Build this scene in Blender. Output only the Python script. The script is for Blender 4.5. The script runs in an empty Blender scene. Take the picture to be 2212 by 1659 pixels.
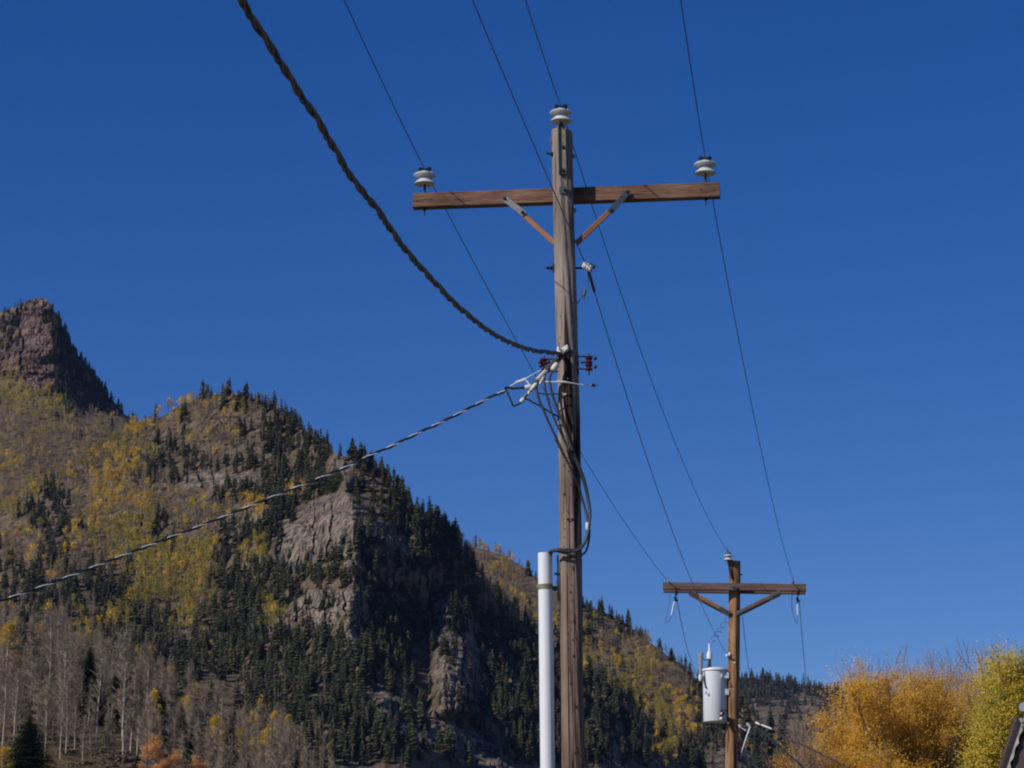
import bpy, math, random
import numpy as np
from mathutils import Vector, Matrix

random.seed(7)
rng = np.random.default_rng(7)
C = bpy.context.scene.collection
R = math.radians

# ---------------------------------------------------------------- camera, sky, sun, exposure
F_PX, CXP, CYP = 6273.0, 1106.0, 829.5      # reading frame: the photograph at 2212 x 1659
PITCH = R(13.0)
CAMZ = 1.6
cam_d = bpy.data.cameras.new("camera")
cam_d.lens = 36.0 * F_PX / 2212.0
cam_d.sensor_width = 36.0
cam_d.clip_start = 0.5
cam_d.clip_end = 60000
cam = bpy.data.objects.new("camera", cam_d)
cam.location = (0, 0, CAMZ)
cam.rotation_euler = (math.pi / 2 + PITCH, 0, 0)
C.objects.link(cam)
bpy.context.scene.camera = cam

SUN_AZ, SUN_EL = R(54), R(35)               # azimuth to the left of straight behind the camera
L = Vector((-math.sin(SUN_AZ) * math.cos(SUN_EL), -math.cos(SUN_AZ) * math.cos(SUN_EL), math.sin(SUN_EL)))
w = bpy.data.worlds.new("World")
bpy.context.scene.world = w
w.use_nodes = True
nt = w.node_tree
bg = nt.nodes["Background"]
sky = nt.nodes.new("ShaderNodeTexSky")
sky.sky_type = 'NISHITA'
sky.sun_disc = False
sky.sun_elevation = SUN_EL
sky.sun_rotation = math.atan2(L.x, L.y)
sky.altitude = 2600
sky.air_density = 1.0
sky.dust_density = 0.2
sky.ozone_density = 2.0
hs_ = nt.nodes.new("ShaderNodeHueSaturation")       # the camera's vivid blue
hs_.inputs["Saturation"].default_value = 1.40
hs_.inputs["Hue"].default_value = .5185
nt.links.new(sky.outputs[0], hs_.inputs["Color"])
nt.links.new(hs_.outputs[0], bg.inputs[0])
bg.inputs[1].default_value = 0.084
sd = bpy.data.lights.new("sun", 'SUN')
sd.energy = 3.9
sd.angle = R(0.5)
sd.color = (1.0, 0.93, 0.84)
so = bpy.data.objects.new("sun", sd)
so.rotation_euler = L.to_track_quat('Z', 'Y').to_euler()
so.location = (0, 0, 900)
C.objects.link(so)
vs = bpy.context.scene.view_settings
vs.view_transform = 'Standard'
vs.look = 'None'
vs.gamma = 1
vs.exposure = 0.0
bpy.context.scene.cycles.filter_width = 2.05
bpy.context.scene.cycles.max_bounces = 6
bpy.context.scene.cycles.volume_bounces = 0
bpy.context.scene.cycles.transparent_max_bounces = 12

# ---------------------------------------------------------------- reading helpers
CP, SP = math.cos(PITCH), math.sin(PITCH)


def P(px, py, Y):
    """world point seen at (px,py) of the reading frame, at ground distance Y"""
    a = (px - CXP) / F_PX
    b = (CYP - py) / F_PX
    ry = CP - b * SP
    rz = SP + b * CP
    return Vector((a * Y / ry, Y, CAMZ + rz * Y / ry))


def Pn(px, py, Y):
    a = (px - CXP) / F_PX
    b = (CYP - py) / F_PX
    ry = CP - b * SP
    rz = SP + b * CP
    return np.stack([a * Y / ry, Y + 0 * a, CAMZ + rz * Y / ry], -1)


def proj(v):
    d = Vector(v) - Vector((0, 0, CAMZ))
    f = d.y * CP + d.z * SP
    u = -d.y * SP + d.z * CP
    return CXP + F_PX * d.x / f, CYP - F_PX * u / f


# ---------------------------------------------------------------- numpy noise
def _hash(ix, iy, s):
    h = (ix.astype(np.int64) * 374761393 + iy.astype(np.int64) * 668265263 + s * 974634777) & 0x7fffffff
    h = ((h ^ (h >> 13)) * 1274126177) & 0x7fffffff
    h = h ^ (h >> 16)
    return (h & 0xffff) / 65535.0


def vnoise(x, y, s=0):
    x = np.asarray(x, float); y = np.asarray(y, float)
    ix, iy = np.floor(x), np.floor(y)
    fx, fy = x - ix, y - iy
    fx = fx * fx * (3 - 2 * fx); fy = fy * fy * (3 - 2 * fy)
    a = _hash(ix, iy, s); b = _hash(ix + 1, iy, s); c = _hash(ix, iy + 1, s); d = _hash(ix + 1, iy + 1, s)
    return (a * (1 - fx) + b * fx) * (1 - fy) + (c * (1 - fx) + d * fx) * fy


def fbm(x, y, s=0, o=4):
    r, a, t = 0, 0.5, 0
    for i in range(o):
        r = r + a * vnoise(x * 2 ** i, y * 2 ** i, s + i * 11); t += a; a *= .5
    return r / t - .5


def sstep(a, b, x):
    t = np.clip((x - a) / (b - a), 0, 1)
    return t * t * (3 - 2 * t)


# ---------------------------------------------------------------- materials
def mat(name):
    m = bpy.data.materials.new(name)
    m.use_nodes = True
    n = m.node_tree.nodes
    b = n["Principled BSDF"]
    return m, m.node_tree, n, b


def simple(name, col, rough=.6, metal=0., var=.15, scale=20., bump=0.0, spec=.5):
    m, t, n, b = mat(name)
    tc = n.new("ShaderNodeTexCoord")
    nz = n.new("ShaderNodeTexNoise"); nz.inputs["Scale"].default_value = scale; nz.inputs["Detail"].default_value = 5
    t.links.new(tc.outputs["Object"], nz.inputs["Vector"])
    cr = n.new("ShaderNodeValToRGB")
    cr.color_ramp.elements[0].position = .3; cr.color_ramp.elements[1].position = .7
    cr.color_ramp.elements[0].color = (*[c * (1 - var) for c in col], 1)
    cr.color_ramp.elements[1].color = (*[min(1, c * (1 + var)) for c in col], 1)
    t.links.new(nz.outputs["Fac"], cr.inputs[0])
    t.links.new(cr.outputs[0], b.inputs["Base Color"])
    b.inputs["Roughness"].default_value = rough
    b.inputs["Metallic"].default_value = metal
    b.inputs["Specular IOR Level"].default_value = spec
    if bump:
        bp = n.new("ShaderNodeBump"); bp.inputs["Strength"].default_value = bump; bp.inputs["Distance"].default_value = .01
        t.links.new(nz.outputs["Fac"], bp.inputs["Height"]); t.links.new(bp.outputs[0], b.inputs["Normal"])
    return m


def wood(name, cols, axis='Z', grain=26., stretch=.05, crack=(.03, .02, .016), bump=.6, crack_lo=.27):
    """weathered timber: grain and drying checks that run along one axis"""
    m, t, n, b = mat(name)
    tc = n.new("ShaderNodeTexCoord")
    mp = n.new("ShaderNodeMapping")
    sc = {'Z': (1, 1, stretch), 'X': (stretch, 1, 1)}[axis]
    mp.inputs["Scale"].default_value = sc
    t.links.new(tc.outputs["Object"], mp.inputs["Vector"])

    def nz(scale, det, rough=.6):
        q = n.new("ShaderNodeTexNoise"); q.inputs["Scale"].default_value = scale; q.inputs["Detail"].default_value = det
        q.inputs["Roughness"].default_value = rough
        t.links.new(mp.outputs[0], q.inputs["Vector"]); return q
    g = nz(grain, 8, .7)
    big = n.new("ShaderNodeTexNoise"); big.inputs["Scale"].default_value = 1.7; big.inputs["Detail"].default_value = 3
    t.links.new(tc.outputs["Object"], big.inputs["Vector"])
    cr = n.new("ShaderNodeValToRGB")
    e = cr.color_ramp.elements
    e[0].position = .33; e[0].color = (*cols[0], 1)
    e[1].position = .68; e[1].color = (*cols[2], 1)
    k = e.new(.5); k.color = (*cols[1], 1)
    add = n.new("ShaderNodeMath"); add.operation = 'MULTIPLY_ADD'
    t.links.new(big.outputs["Fac"], add.inputs[0]); add.inputs[1].default_value = .45
    ad2 = n.new("ShaderNodeMath"); ad2.operation = 'SUBTRACT'; ad2.inputs[1].default_value = .225
    t.links.new(g.outputs["Fac"], ad2.inputs[0]); t.links.new(ad2.outputs[0], add.inputs[2])
    t.links.new(add.outputs[0], cr.inputs[0])
    ck = nz(11, 3, .4)
    cr2 = n.new("ShaderNodeValToRGB")
    cr2.color_ramp.elements[0].position = crack_lo; cr2.color_ramp.elements[1].position = crack_lo + .06
    t.links.new(ck.outputs["Fac"], cr2.inputs[0])
    mx = n.new("ShaderNodeMix"); mx.data_type = 'RGBA'
    t.links.new(cr2.outputs[0], mx.inputs["Factor"])
    mx.inputs["A"].default_value = (*crack, 1)
    t.links.new(cr.outputs[0], mx.inputs["B"])
    t.links.new(mx.outputs["Result"], b.inputs["Base Color"])
    hs = n.new("ShaderNodeMath"); hs.operation = 'MULTIPLY_ADD'; hs.inputs[1].default_value = .9
    t.links.new(cr2.outputs[0], hs.inputs[0]); t.links.new(g.outputs["Fac"], hs.inputs[2])
    bp = n.new("ShaderNodeBump"); bp.inputs["Strength"].default_value = bump; bp.inputs["Distance"].default_value = .012
    t.links.new(hs.outputs[0], bp.inputs["Height"]); t.links.new(bp.outputs[0], b.inputs["Normal"])
    b.inputs["Roughness"].default_value = .85
    b.inputs["Specular IOR Level"].default_value = .25
    return m


M = {}
M['pole_grey'] = wood('weathered_grey_pole', [(.115, .090, .074), (.25, .205, .176), (.37, .312, .272)], crack_lo=.34, bump=1.0)
M['pole_brown'] = wood('treated_brown_pole', [(.10, .050, .026), (.28, .148, .070), (.42, .25, .13)], grain=18, crack_lo=.34, bump=.9)
M['arm_red'] = wood('reddish_timber', [(.072, .040, .028), (.165, .088, .058), (.28, .168, .120)], axis='X', grain=34, stretch=.09, crack_lo=.35, bump=1.2)
M['arm_dull'] = wood('dull_brown_timber', [(.085, .058, .052), (.15, .098, .085), (.22, .155, .135)], axis='X', grain=24, stretch=.09, crack_lo=.34, bump=1.1)
M['brace'] = wood('orange_brown_brace', [(.20, .09, .045), (.30, .145, .075), (.38, .20, .11)], axis='X', grain=18, crack_lo=.2)
M['porcelain'] = simple('grey_white_porcelain', (.57, .59, .60), .18, var=.05)
M['black_glaze'] = simple('black_insulator_head', (.012, .012, .016), .15)
m_ = M['pole_grey']; t_ = m_.node_tree; n_ = t_.nodes      # the lower shaft keeps more brown preservative
g_ = n_.new("ShaderNodeNewGeometry"); sx_ = n_.new("ShaderNodeSeparateXYZ"); t_.links.new(g_.outputs["Position"], sx_.inputs[0])
mr_ = n_.new("ShaderNodeMapRange"); mr_.inputs["From Min"].default_value = 5.0; mr_.inputs["From Max"].default_value = 7.2
t_.links.new(sx_.outputs["Z"], mr_.inputs["Value"])
mm_ = n_.new("ShaderNodeMix"); mm_.data_type = 'RGBA'; mm_.inputs["A"].default_value = (.72, .62, .55, 1); mm_.inputs["B"].default_value = (1, 1, 1, 1)
t_.links.new(mr_.outputs[0], mm_.inputs["Factor"])
mu_ = n_.new("ShaderNodeMix"); mu_.data_type = 'RGBA'; mu_.blend_type = 'MULTIPLY'; mu_.inputs["Factor"].default_value = 1
src_ = n_["Principled BSDF"].inputs["Base Color"].links[0].from_socket
t_.links.new(src_, mu_.inputs["A"]); t_.links.new(mm_.outputs["Result"], mu_.inputs["B"]); t_.links.new(mu_.outputs["Result"], n_["Principled BSDF"].inputs["Base Color"])
M['galv'] = simple('galvanised_steel', (.11, .12, .135), .5, .6, var=.25, scale=60)
M['galv_d'] = simple('dark_bolt_steel', (.05, .05, .055), .5, .7, var=.3)
M['olive'] = simple('pale_olive_steel', (.22, .205, .14), .6, .2, var=.2)
M['brown_porc'] = simple('red_brown_porcelain', (.075, .014, .011), .15)
M['wire'] = simple('dark_aluminium_wire', (.035, .035, .045), .6, .3)
M['wire_l'] = simple('weathered_wire', (.10, .075, .07), .6, .4)
M['black_cable'] = simple('black_cable_jacket', (.018, .018, .022), .5)
M['grey_cable'] = simple('faded_black_cable_jacket', (.030, .031, .036), .55)
M['brown_cable'] = simple('sun_faded_cable_jacket', (.15, .115, .10), .65, var=.3)
M['bare_al'] = simple('bright_bare_aluminium', (.74, .75, .78), .45, .0)
M['white_tape'] = simple('white_connector_plastic', (.62, .60, .56), .5, var=.08)
M['pvc'] = simple('white_plastic_conduit', (.73, .745, .775), .4, var=.03, scale=5)
M['tank'] = simple('light_grey_tank_paint', (.68, .71, .75), .4, var=.03, scale=3)
M['tube_grey'] = simple('grey_fibre_tube', (.27, .28, .25), .5)
M['sticker'] = simple('faded_blue_sticker', (.16, .24, .42), .5)
M['polymer'] = simple('pale_polymer_rod', (.70, .72, .78), .4)
M['bark_pale'] = simple('pale_aspen_bark', (.42, .40, .34), .8, var=.35, scale=1.5)
M['bark_dark'] = simple('dark_conifer_bark', (.05, .035, .028), .9)
M['bark_willow'] = simple('grey_cottonwood_bark', (.30, .26, .21), .9, var=.3)
M['twig_dark'] = simple('brown_twig_bark', (.24, .165, .125), .9, var=.3)
M['bark_grey'] = simple('grey_aspen_bark', (.20, .175, .155), .9, var=.3, scale=1.)
M['twig'] = simple('grey_brown_twigs', (.29, .228, .160), .9, var=.25, scale=.3)
M['siding'] = simple('brown_gable_boards', (.10, .075, .065), .85, var=.12, scale=3)
M['gouge'] = simple('dark_gouged_wood', (.035, .022, .017), .9)
M['barge'] = simple('dark_painted_bargeboard', (.025, .022, .03), .7)
M['roof_metal'] = simple('grey_metal_ridge_cap', (.20, .24, .29), .45, .4)
M['trim'] = simple('bleached_trim', (.50, .46, .38), .7, var=.3, scale=12)


def leafmat(name, cols, transl=.25, scale=.35, rough=.7, isl=.5):
    m, t, n, b = mat(name)
    g = n.new("ShaderNodeNewGeometry")
    oi = n.new("ShaderNodeObjectInfo")
    tc = n.new("ShaderNodeTexCoord")
    nz = n.new("ShaderNodeTexNoise"); nz.inputs["Scale"].default_value = scale; nz.inputs["Detail"].default_value = 3
    t.links.new(g.outputs["Position"], nz.inputs["Vector"])
    # leaf to leaf, clump to clump and tree to tree variation of the pigment
    a = n.new("ShaderNodeMath"); a.operation = 'MULTIPLY_ADD'; a.inputs[1].default_value = isl
    t.links.new(g.outputs["Random Per Island"], a.inputs[0])
    a2 = n.new("ShaderNodeMath"); a2.operation = 'MULTIPLY'; a2.inputs[1].default_value = .9
    t.links.new(nz.outputs["Fac"], a2.inputs[0]); t.links.new(a2.outputs[0], a.inputs[2])
    a3 = n.new("ShaderNodeMath"); a3.operation = 'MULTIPLY_ADD'; a3.inputs[1].default_value = .3
    t.links.new(oi.outputs["Random"], a3.inputs[0]); t.links.new(a.outputs[0], a3.inputs[2])
    cr = n.new("ShaderNodeValToRGB")
    e = cr.color_ramp.elements
    e[0].position = .35; e[0].color = (*cols[0], 1)
    e[1].position = 1.0; e[1].color = (*cols[2], 1)
    k = e.new(.7); k.color = (*cols[1], 1)
    t.links.new(a3.outputs[0], cr.inputs[0])
    t.links.new(cr.outputs[0], b.inputs["Base Color"])
    b.inputs["Roughness"].default_value = rough
    b.inputs["Specular IOR Level"].default_value = .15
    if transl:
        tr = n.new("ShaderNodeBsdfTranslucent")
        t.links.new(cr.outputs[0], tr.inputs[0])
        ms = n.new("ShaderNodeMixShader"); ms.inputs[0].default_value = transl
        out = n["Material Output"]
        t.links.new(b.outputs[0], ms.inputs[1]); t.links.new(tr.outputs[0], ms.inputs[2])
        t.links.new(ms.outputs[0], out.inputs[0])
    return m


M['needles'] = leafmat('dark_conifer_needles', [(.022, .029, .018), (.046, .053, .028), (.10, .096, .046)], .1, .02)
M['needles_near'] = leafmat('spruce_needles', [(.014, .026, .014), (.024, .042, .020), (.042, .064, .030)], .1, .3)
M['gold'] = leafmat('golden_aspen_leaves', [(.32, .195, .035), (.56, .36, .05), (.74, .50, .07)], .25, .02)
M['gyel'] = leafmat('green_yellow_aspen_leaves', [(.15, .145, .03), (.28, .24, .05), (.44, .34, .06)], .25, .02)
M['bareleaf'] = leafmat('bare_aspen_twigs', [(.165, .125, .09), (.25, .19, .135), (.33, .255, .175)], .0, .03)
M['will_gold'] = leafmat('golden_cottonwood_leaves', [(.42, .22, .03), (.74, .44, .055), (.90, .62, .13)], .48, 1.1, isl=.3)
M['will_brown'] = leafmat('faded_amber_leaves', [(.36, .18, .06), (.56, .31, .085), (.68, .42, .14)], .3, 1.1, isl=.3)
M['will_green'] = leafmat('green_yellow_cottonwood_leaves', [(.15, .17, .025), (.40, .35, .05), (.74, .55, .08)], .4, 1.1, isl=.3)
M['orange'] = leafmat('orange_leaves', [(.42, .19, .07), (.62, .31, .12), (.74, .42, .18)], .3, .5)
M['shrub'] = leafmat('brown_brush', [(.07, .052, .042), (.115, .085, .065), (.16, .115, .075)], .0, .05)


def terrain_mat(name, soil, soil2, rock1, rock2, rock3, green):
    m, t, n, b = mat(name)
    g = n.new("ShaderNodeNewGeometry")
    at = n.new("ShaderNodeAttribute"); at.attribute_name = "cover"     # R: bare rock, G: green brush
    sp = n.new("ShaderNodeSeparateColor"); t.links.new(at.outputs["Color"], sp.inputs[0])

    def nz(scale, det, vec=None, rough=.6):
        q = n.new("ShaderNodeTexNoise"); q.inputs["Scale"].default_value = scale; q.inputs["Detail"].default_value = det
        q.inputs["Roughness"].default_value = rough
        t.links.new(vec or g.outputs["Position"], q.inputs["Vector"]); return q

    def ramp(src, stops):
        cr = n.new("ShaderNodeValToRGB"); e = cr.color_ramp.elements
        e[0].position = stops[0][0]; e[0].color = (*stops[0][1], 1)
        e[1].position = stops[-1][0]; e[1].color = (*stops[-1][1], 1)
        for p, c in stops[1:-1]:
            k = e.new(p); k.color = (*c, 1)
        t.links.new(src, cr.inputs[0]); return cr

    def mix(f, A, B):
        x = n.new("ShaderNodeMix"); x.data_type = 'RGBA'
        t.links.new(f, x.inputs["Factor"]); t.links.new(A, x.inputs["A"]); t.links.new(B, x.inputs["B"])
        return x.outputs["Result"]
    s = ramp(nz(.06, 8).outputs["Fac"], [(.35, soil), (.65, soil2)])
    gr = ramp(nz(.12, 5).outputs["Fac"], [(.4, tuple(c * .7 for c in green)), (.6, green)])
    f1 = n.new("ShaderNodeMath"); f1.operation = 'MULTIPLY'
    gm = ramp(nz(.03, 4).outputs["Fac"], [(.4, (0, 0, 0)), (.55, (1, 1, 1))])
    t.links.new(sp.outputs[1], f1.inputs[0]); t.links.new(gm.outputs[0], f1.inputs[1])
    ground = mix(f1.outputs[0], s.outputs[0], gr.outputs[0])
    # rock: strata (stretched flat) and stained columns (stretched tall)
    mp = n.new("ShaderNodeMapping"); mp.inputs["Scale"].default_value = (.06, .06, 1.0)
    t.links.new(g.outputs["Position"], mp.inputs["Vector"])
    mp2 = n.new("ShaderNodeMapping"); mp2.inputs["Scale"].default_value = (1, 1, .18)
    t.links.new(g.outputs["Position"], mp2.inputs["Vector"])
    st = nz(.22, 5, mp.outputs[0]); colm = nz(.35, 6, mp2.outputs[0])
    ad = n.new("ShaderNodeMath"); ad.operation = 'MULTIPLY_ADD'; ad.inputs[1].default_value = .5
    hf = n.new("ShaderNodeMath"); hf.operation = 'MULTIPLY'; hf.inputs[1].default_value = .5
    ad.inputs[1].default_value = .22; hf.inputs[1].default_value = .78
    t.links.new(st.outputs["Fac"], ad.inputs[0]); t.links.new(colm.outputs["Fac"], hf.inputs[0]); t.links.new(hf.outputs[0], ad.inputs[2])
    rk = ramp(ad.outputs[0], [(.42, rock1), (.5, rock2), (.57, rock3)])
    f2 = n.new("ShaderNodeMath"); f2.operation = 'MULTIPLY_ADD'; f2.inputs[1].default_value = .5; f2.use_clamp = True
    ns = nz(.25, 5)
    sb = n.new("ShaderNodeMath"); sb.operation = 'SUBTRACT'; sb.inputs[1].default_value = .25
    t.links.new(sp.outputs[0], sb.inputs[0])
    t.links.new(ns.outputs["Fac"], f2.inputs[0]); t.links.new(sb.outputs[0], f2.inputs[2])
    fr = ramp(f2.outputs[0], [(.35, (0, 0, 0)), (.5, (1, 1, 1))])
    col = mix(fr.outputs[0], ground, rk.outputs[0])
    t.links.new(col, b.inputs["Base Color"])
    b.inputs["Roughness"].default_value = .95
    b.inputs["Specular IOR Level"].default_value = .1
    bp = n.new("ShaderNodeBump"); bp.inputs["Strength"].default_value = 1.0; bp.inputs["Distance"].default_value = 2.6
    hh = nz(.5, 6, mp2.outputs[0], .7)
    t.links.new(hh.outputs["Fac"], bp.inputs["Height"]); t.links.new(bp.outputs[0], b.inputs["Normal"])
    return m


SOIL, SOIL2 = (.115, .084, .055), (.215, .165, .11)
M['hill'] = terrain_mat('mountain_ground', SOIL, SOIL2, (.075, .066, .060), (.18, .150, .122), (.33, .265, .195), (.13, .10, .04))
M['peak'] = terrain_mat('red_peak_ground', SOIL, SOIL2, (.040, .024, .023), (.10, .060, .054), (.21, .155, .14), (.12, .10, .042))
M['grassy'] = terrain_mat('dry_grass_ground', (.12, .09, .06), (.21, .155, .095), (.11, .095, .085), (.2, .165, .145), (.28, .23, .19), (.17, .12, .055))
M['valley'] = simple('valley_grass', (.10, .09, .045), .95, var=.3, scale=.05)


# ---------------------------------------------------------------- mesh helpers
def tag(o, label=None, cat=None, group=None, kind=None):
    if label: o['label'] = label
    if cat: o['category'] = cat
    if group: o['group'] = group
    if kind: o['kind'] = kind
    return o


class MB:
    def __init__(s):
        s.v, s.f, s.m = [], [], []

    def add(s, vs_, fs, mi=0):
        o = len(s.v)
        s.v += [tuple(v) for v in vs_]
        s.f += [tuple(i + o for i in f) for f in fs]
        s.m += [mi] * len(fs)

    def beam(s, p0, p1, w_, h_, up=Vector((0, 0, 1)), bev=.004, mi=0, seg=1):
        """chamfered bar from p0 to p1, w_ wide (sideways) and h_ tall (along up)"""
        p0, p1, up = Vector(p0), Vector(p1), Vector(up)
        a = (p1 - p0).normalized()
        sd_ = a.cross(up).normalized()
        u = sd_.cross(a).normalized()
        b = min(bev, w_ / 3, h_ / 3)
        ring = [(-w_/2 + b, -h_/2), (w_/2 - b, -h_/2), (w_/2, -h_/2 + b), (w_/2, h_/2 - b), (w_/2 - b, h_/2), (-w_/2 + b, h_/2), (-w_/2, h_/2 - b), (-w_/2, -h_/2 + b)]
        vs_ = []
        for k in range(seg + 1):
            c = p0.lerp(p1, k / seg)
            vs_ += [c + sd_ * x + u * y for x, y in ring]
        fs = []
        for k in range(seg):
            for i in range(8):
                j = (i + 1) % 8
                fs.append((k*8 + i, k*8 + j, k*8 + 8 + j, k*8 + 8 + i))
        fs += [tuple(range(7, -1, -1)), tuple(range(seg*8, seg*8 + 8))]
        s.add(vs_, fs, mi)

    def tube(s, pts, rad, n=8, mi=0, caps=True):
        pts = [Vector(p) for p in pts]
        rad = rad if hasattr(rad, '__len__') else [rad] * len(pts)
        vs_ = []
        ref = None
        for i, p in enumerate(pts):
            d = (pts[min(i + 1, len(pts) - 1)] - pts[max(i - 1, 0)])
            d = d.normalized() if d.length > 1e-9 else Vector((0, 0, 1))
            if ref is None:
                ref = d.cross(Vector((0, 0, 1)) if abs(d.z) < .9 else Vector((1, 0, 0))).normalized()
            ref = (ref - d * ref.dot(d)).normalized()
            q = d.cross(ref)
            vs_ += [p + (ref * math.cos(2*math.pi*k/n) + q * math.sin(2*math.pi*k/n)) * rad[i] for k in range(n)]
        fs = []
        for i in range(len(pts) - 1):
            for k in range(n):
                fs.append((i*n + k, i*n + (k + 1) % n, (i + 1)*n + (k + 1) % n, (i + 1)*n + k))
        if caps:
            fs += [tuple(range(n - 1, -1, -1)), tuple(range((len(pts) - 1)*n, len(pts)*n))]
        s.add(vs_, fs, mi)

    def lathe(s, prof, origin, axis=Vector((0, 0, 1)), n=28, mi=0):
        origin = Vector(origin); axis = Vector(axis).normalized()
        x = axis.cross(Vector((0, 1, 0)) if abs(axis.y) < .9 else Vector((1, 0, 0))).normalized()
        y = axis.cross(x)
        vs_ = []
        for r_, z in prof:
            vs_ += [origin + axis * z + (x * math.cos(2*math.pi*k/n) + y * math.sin(2*math.pi*k/n)) * max(r_, 1e-4) for k in range(n)]
        fs = []
        for i in range(len(prof) - 1):
            for k in range(n):
                fs.append((i*n + k, i*n + (k + 1) % n, (i + 1)*n + (k + 1) % n, (i + 1)*n + k))
        fs += [tuple(range(n - 1, -1, -1)), tuple(range((len(prof) - 1)*n, len(prof)*n))]
        s.add(vs_, fs, mi)

    def ball(s, c, r_, sc=(1, 1, 1), mi=0, n=12):
        prof = [(math.sin(math.pi*i/8) * r_, -math.cos(math.pi*i/8) * r_) for i in range(9)]
        k0 = len(s.v)
        s.lathe(prof, (0, 0, 0), n=n, mi=mi)
        c = Vector(c)
        for i in range(k0, len(s.v)):
            v = s.v[i]; s.v[i] = (c.x + v[0]*sc[0], c.y + v[1]*sc[1], c.z + v[2]*sc[2])

    def build(s, name, mats, parent=None, smooth=False, origin=None):
        me = bpy.data.meshes.new(name)
        off = Vector(origin) if origin is not None else Vector((0, 0, 0))
        me.from_pydata([tuple(Vector(v) - off) for v in s.v], [], s.f)
        mats = mats if isinstance(mats, (list, tuple)) else [mats]
        for m_ in mats: me.materials.append(m_)
        if len(mats) > 1:
            me.polygons.foreach_set("material_index", s.m)
        if smooth:
            me.polygons.foreach_set("use_smooth", [True] * len(me.polygons))
            try:
                me.set_sharp_from_angle(angle=R(45))
            except Exception:
                pass
        o = bpy.data.objects.new(name, me)
        C.objects.link(o)
        if parent is not None:
            o.parent = parent
            o.matrix_parent_inverse = Matrix.Translation(-Vector(parent.location))
        o.location = off
        return o


def empty(name, loc):
    o = bpy.data.objects.new(name, None)
    o.location = loc
    o.empty_display_size = .3
    C.objects.link(o)
    return o


def spline(pts, n=10):
    """Catmull-Rom through points"""
    pts = [Vector(p) for p in pts]
    q = [pts[0] * 2 - pts[1]] + pts + [pts[-1] * 2 - pts[-2]]
    out = []
    for i in range(1, len(q) - 2):
        for k in range(n):
            t = k / n
            a, b, c, d = q[i-1], q[i], q[i+1], q[i+2]
            out.append(.5 * ((2*b) + (c - a)*t + (2*a - 5*b + 4*c - d)*t*t + (3*b - a - 3*c + d)*t**3))
    out.append(pts[-1])
    return out


def resample(pts, step):
    out = [pts[0].copy()]; acc = 0
    for a, b in zip(pts[:-1], pts[1:]):
        l = (b - a).length
        if l < 1e-9: continue
        t = step - acc
        while t < l:
            out.append(a.lerp(b, t / l)); t += step
        acc = (acc + l) % step if t - step <= l else acc
        acc = l - (t - step)
    out.append(pts[-1].copy())
    return out


def strands(mb_list, path, r_s, off, pitch, n_strand, phase=0., step=None, n=7):
    path = resample(path, step or pitch / 14)
    s_, acc = [0.], 0.
    for a, b in zip(path[:-1], path[1:]):
        acc += (b - a).length; s_.append(acc)
    for j in range(n_strand):
        pp = []
        for i, p in enumerate(path):
            d = (path[min(i+1, len(path)-1)] - path[max(i-1, 0)]).normalized()
            x = d.cross(Vector((0, 0, 1))).normalized(); y = d.cross(x)
            a = 2*math.pi*(s_[i]/pitch + j/n_strand) + phase
            pp.append(p + (x*math.cos(a) + y*math.sin(a)) * off)
        mb_list[j].tube(pp, r_s, n=n)


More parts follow.
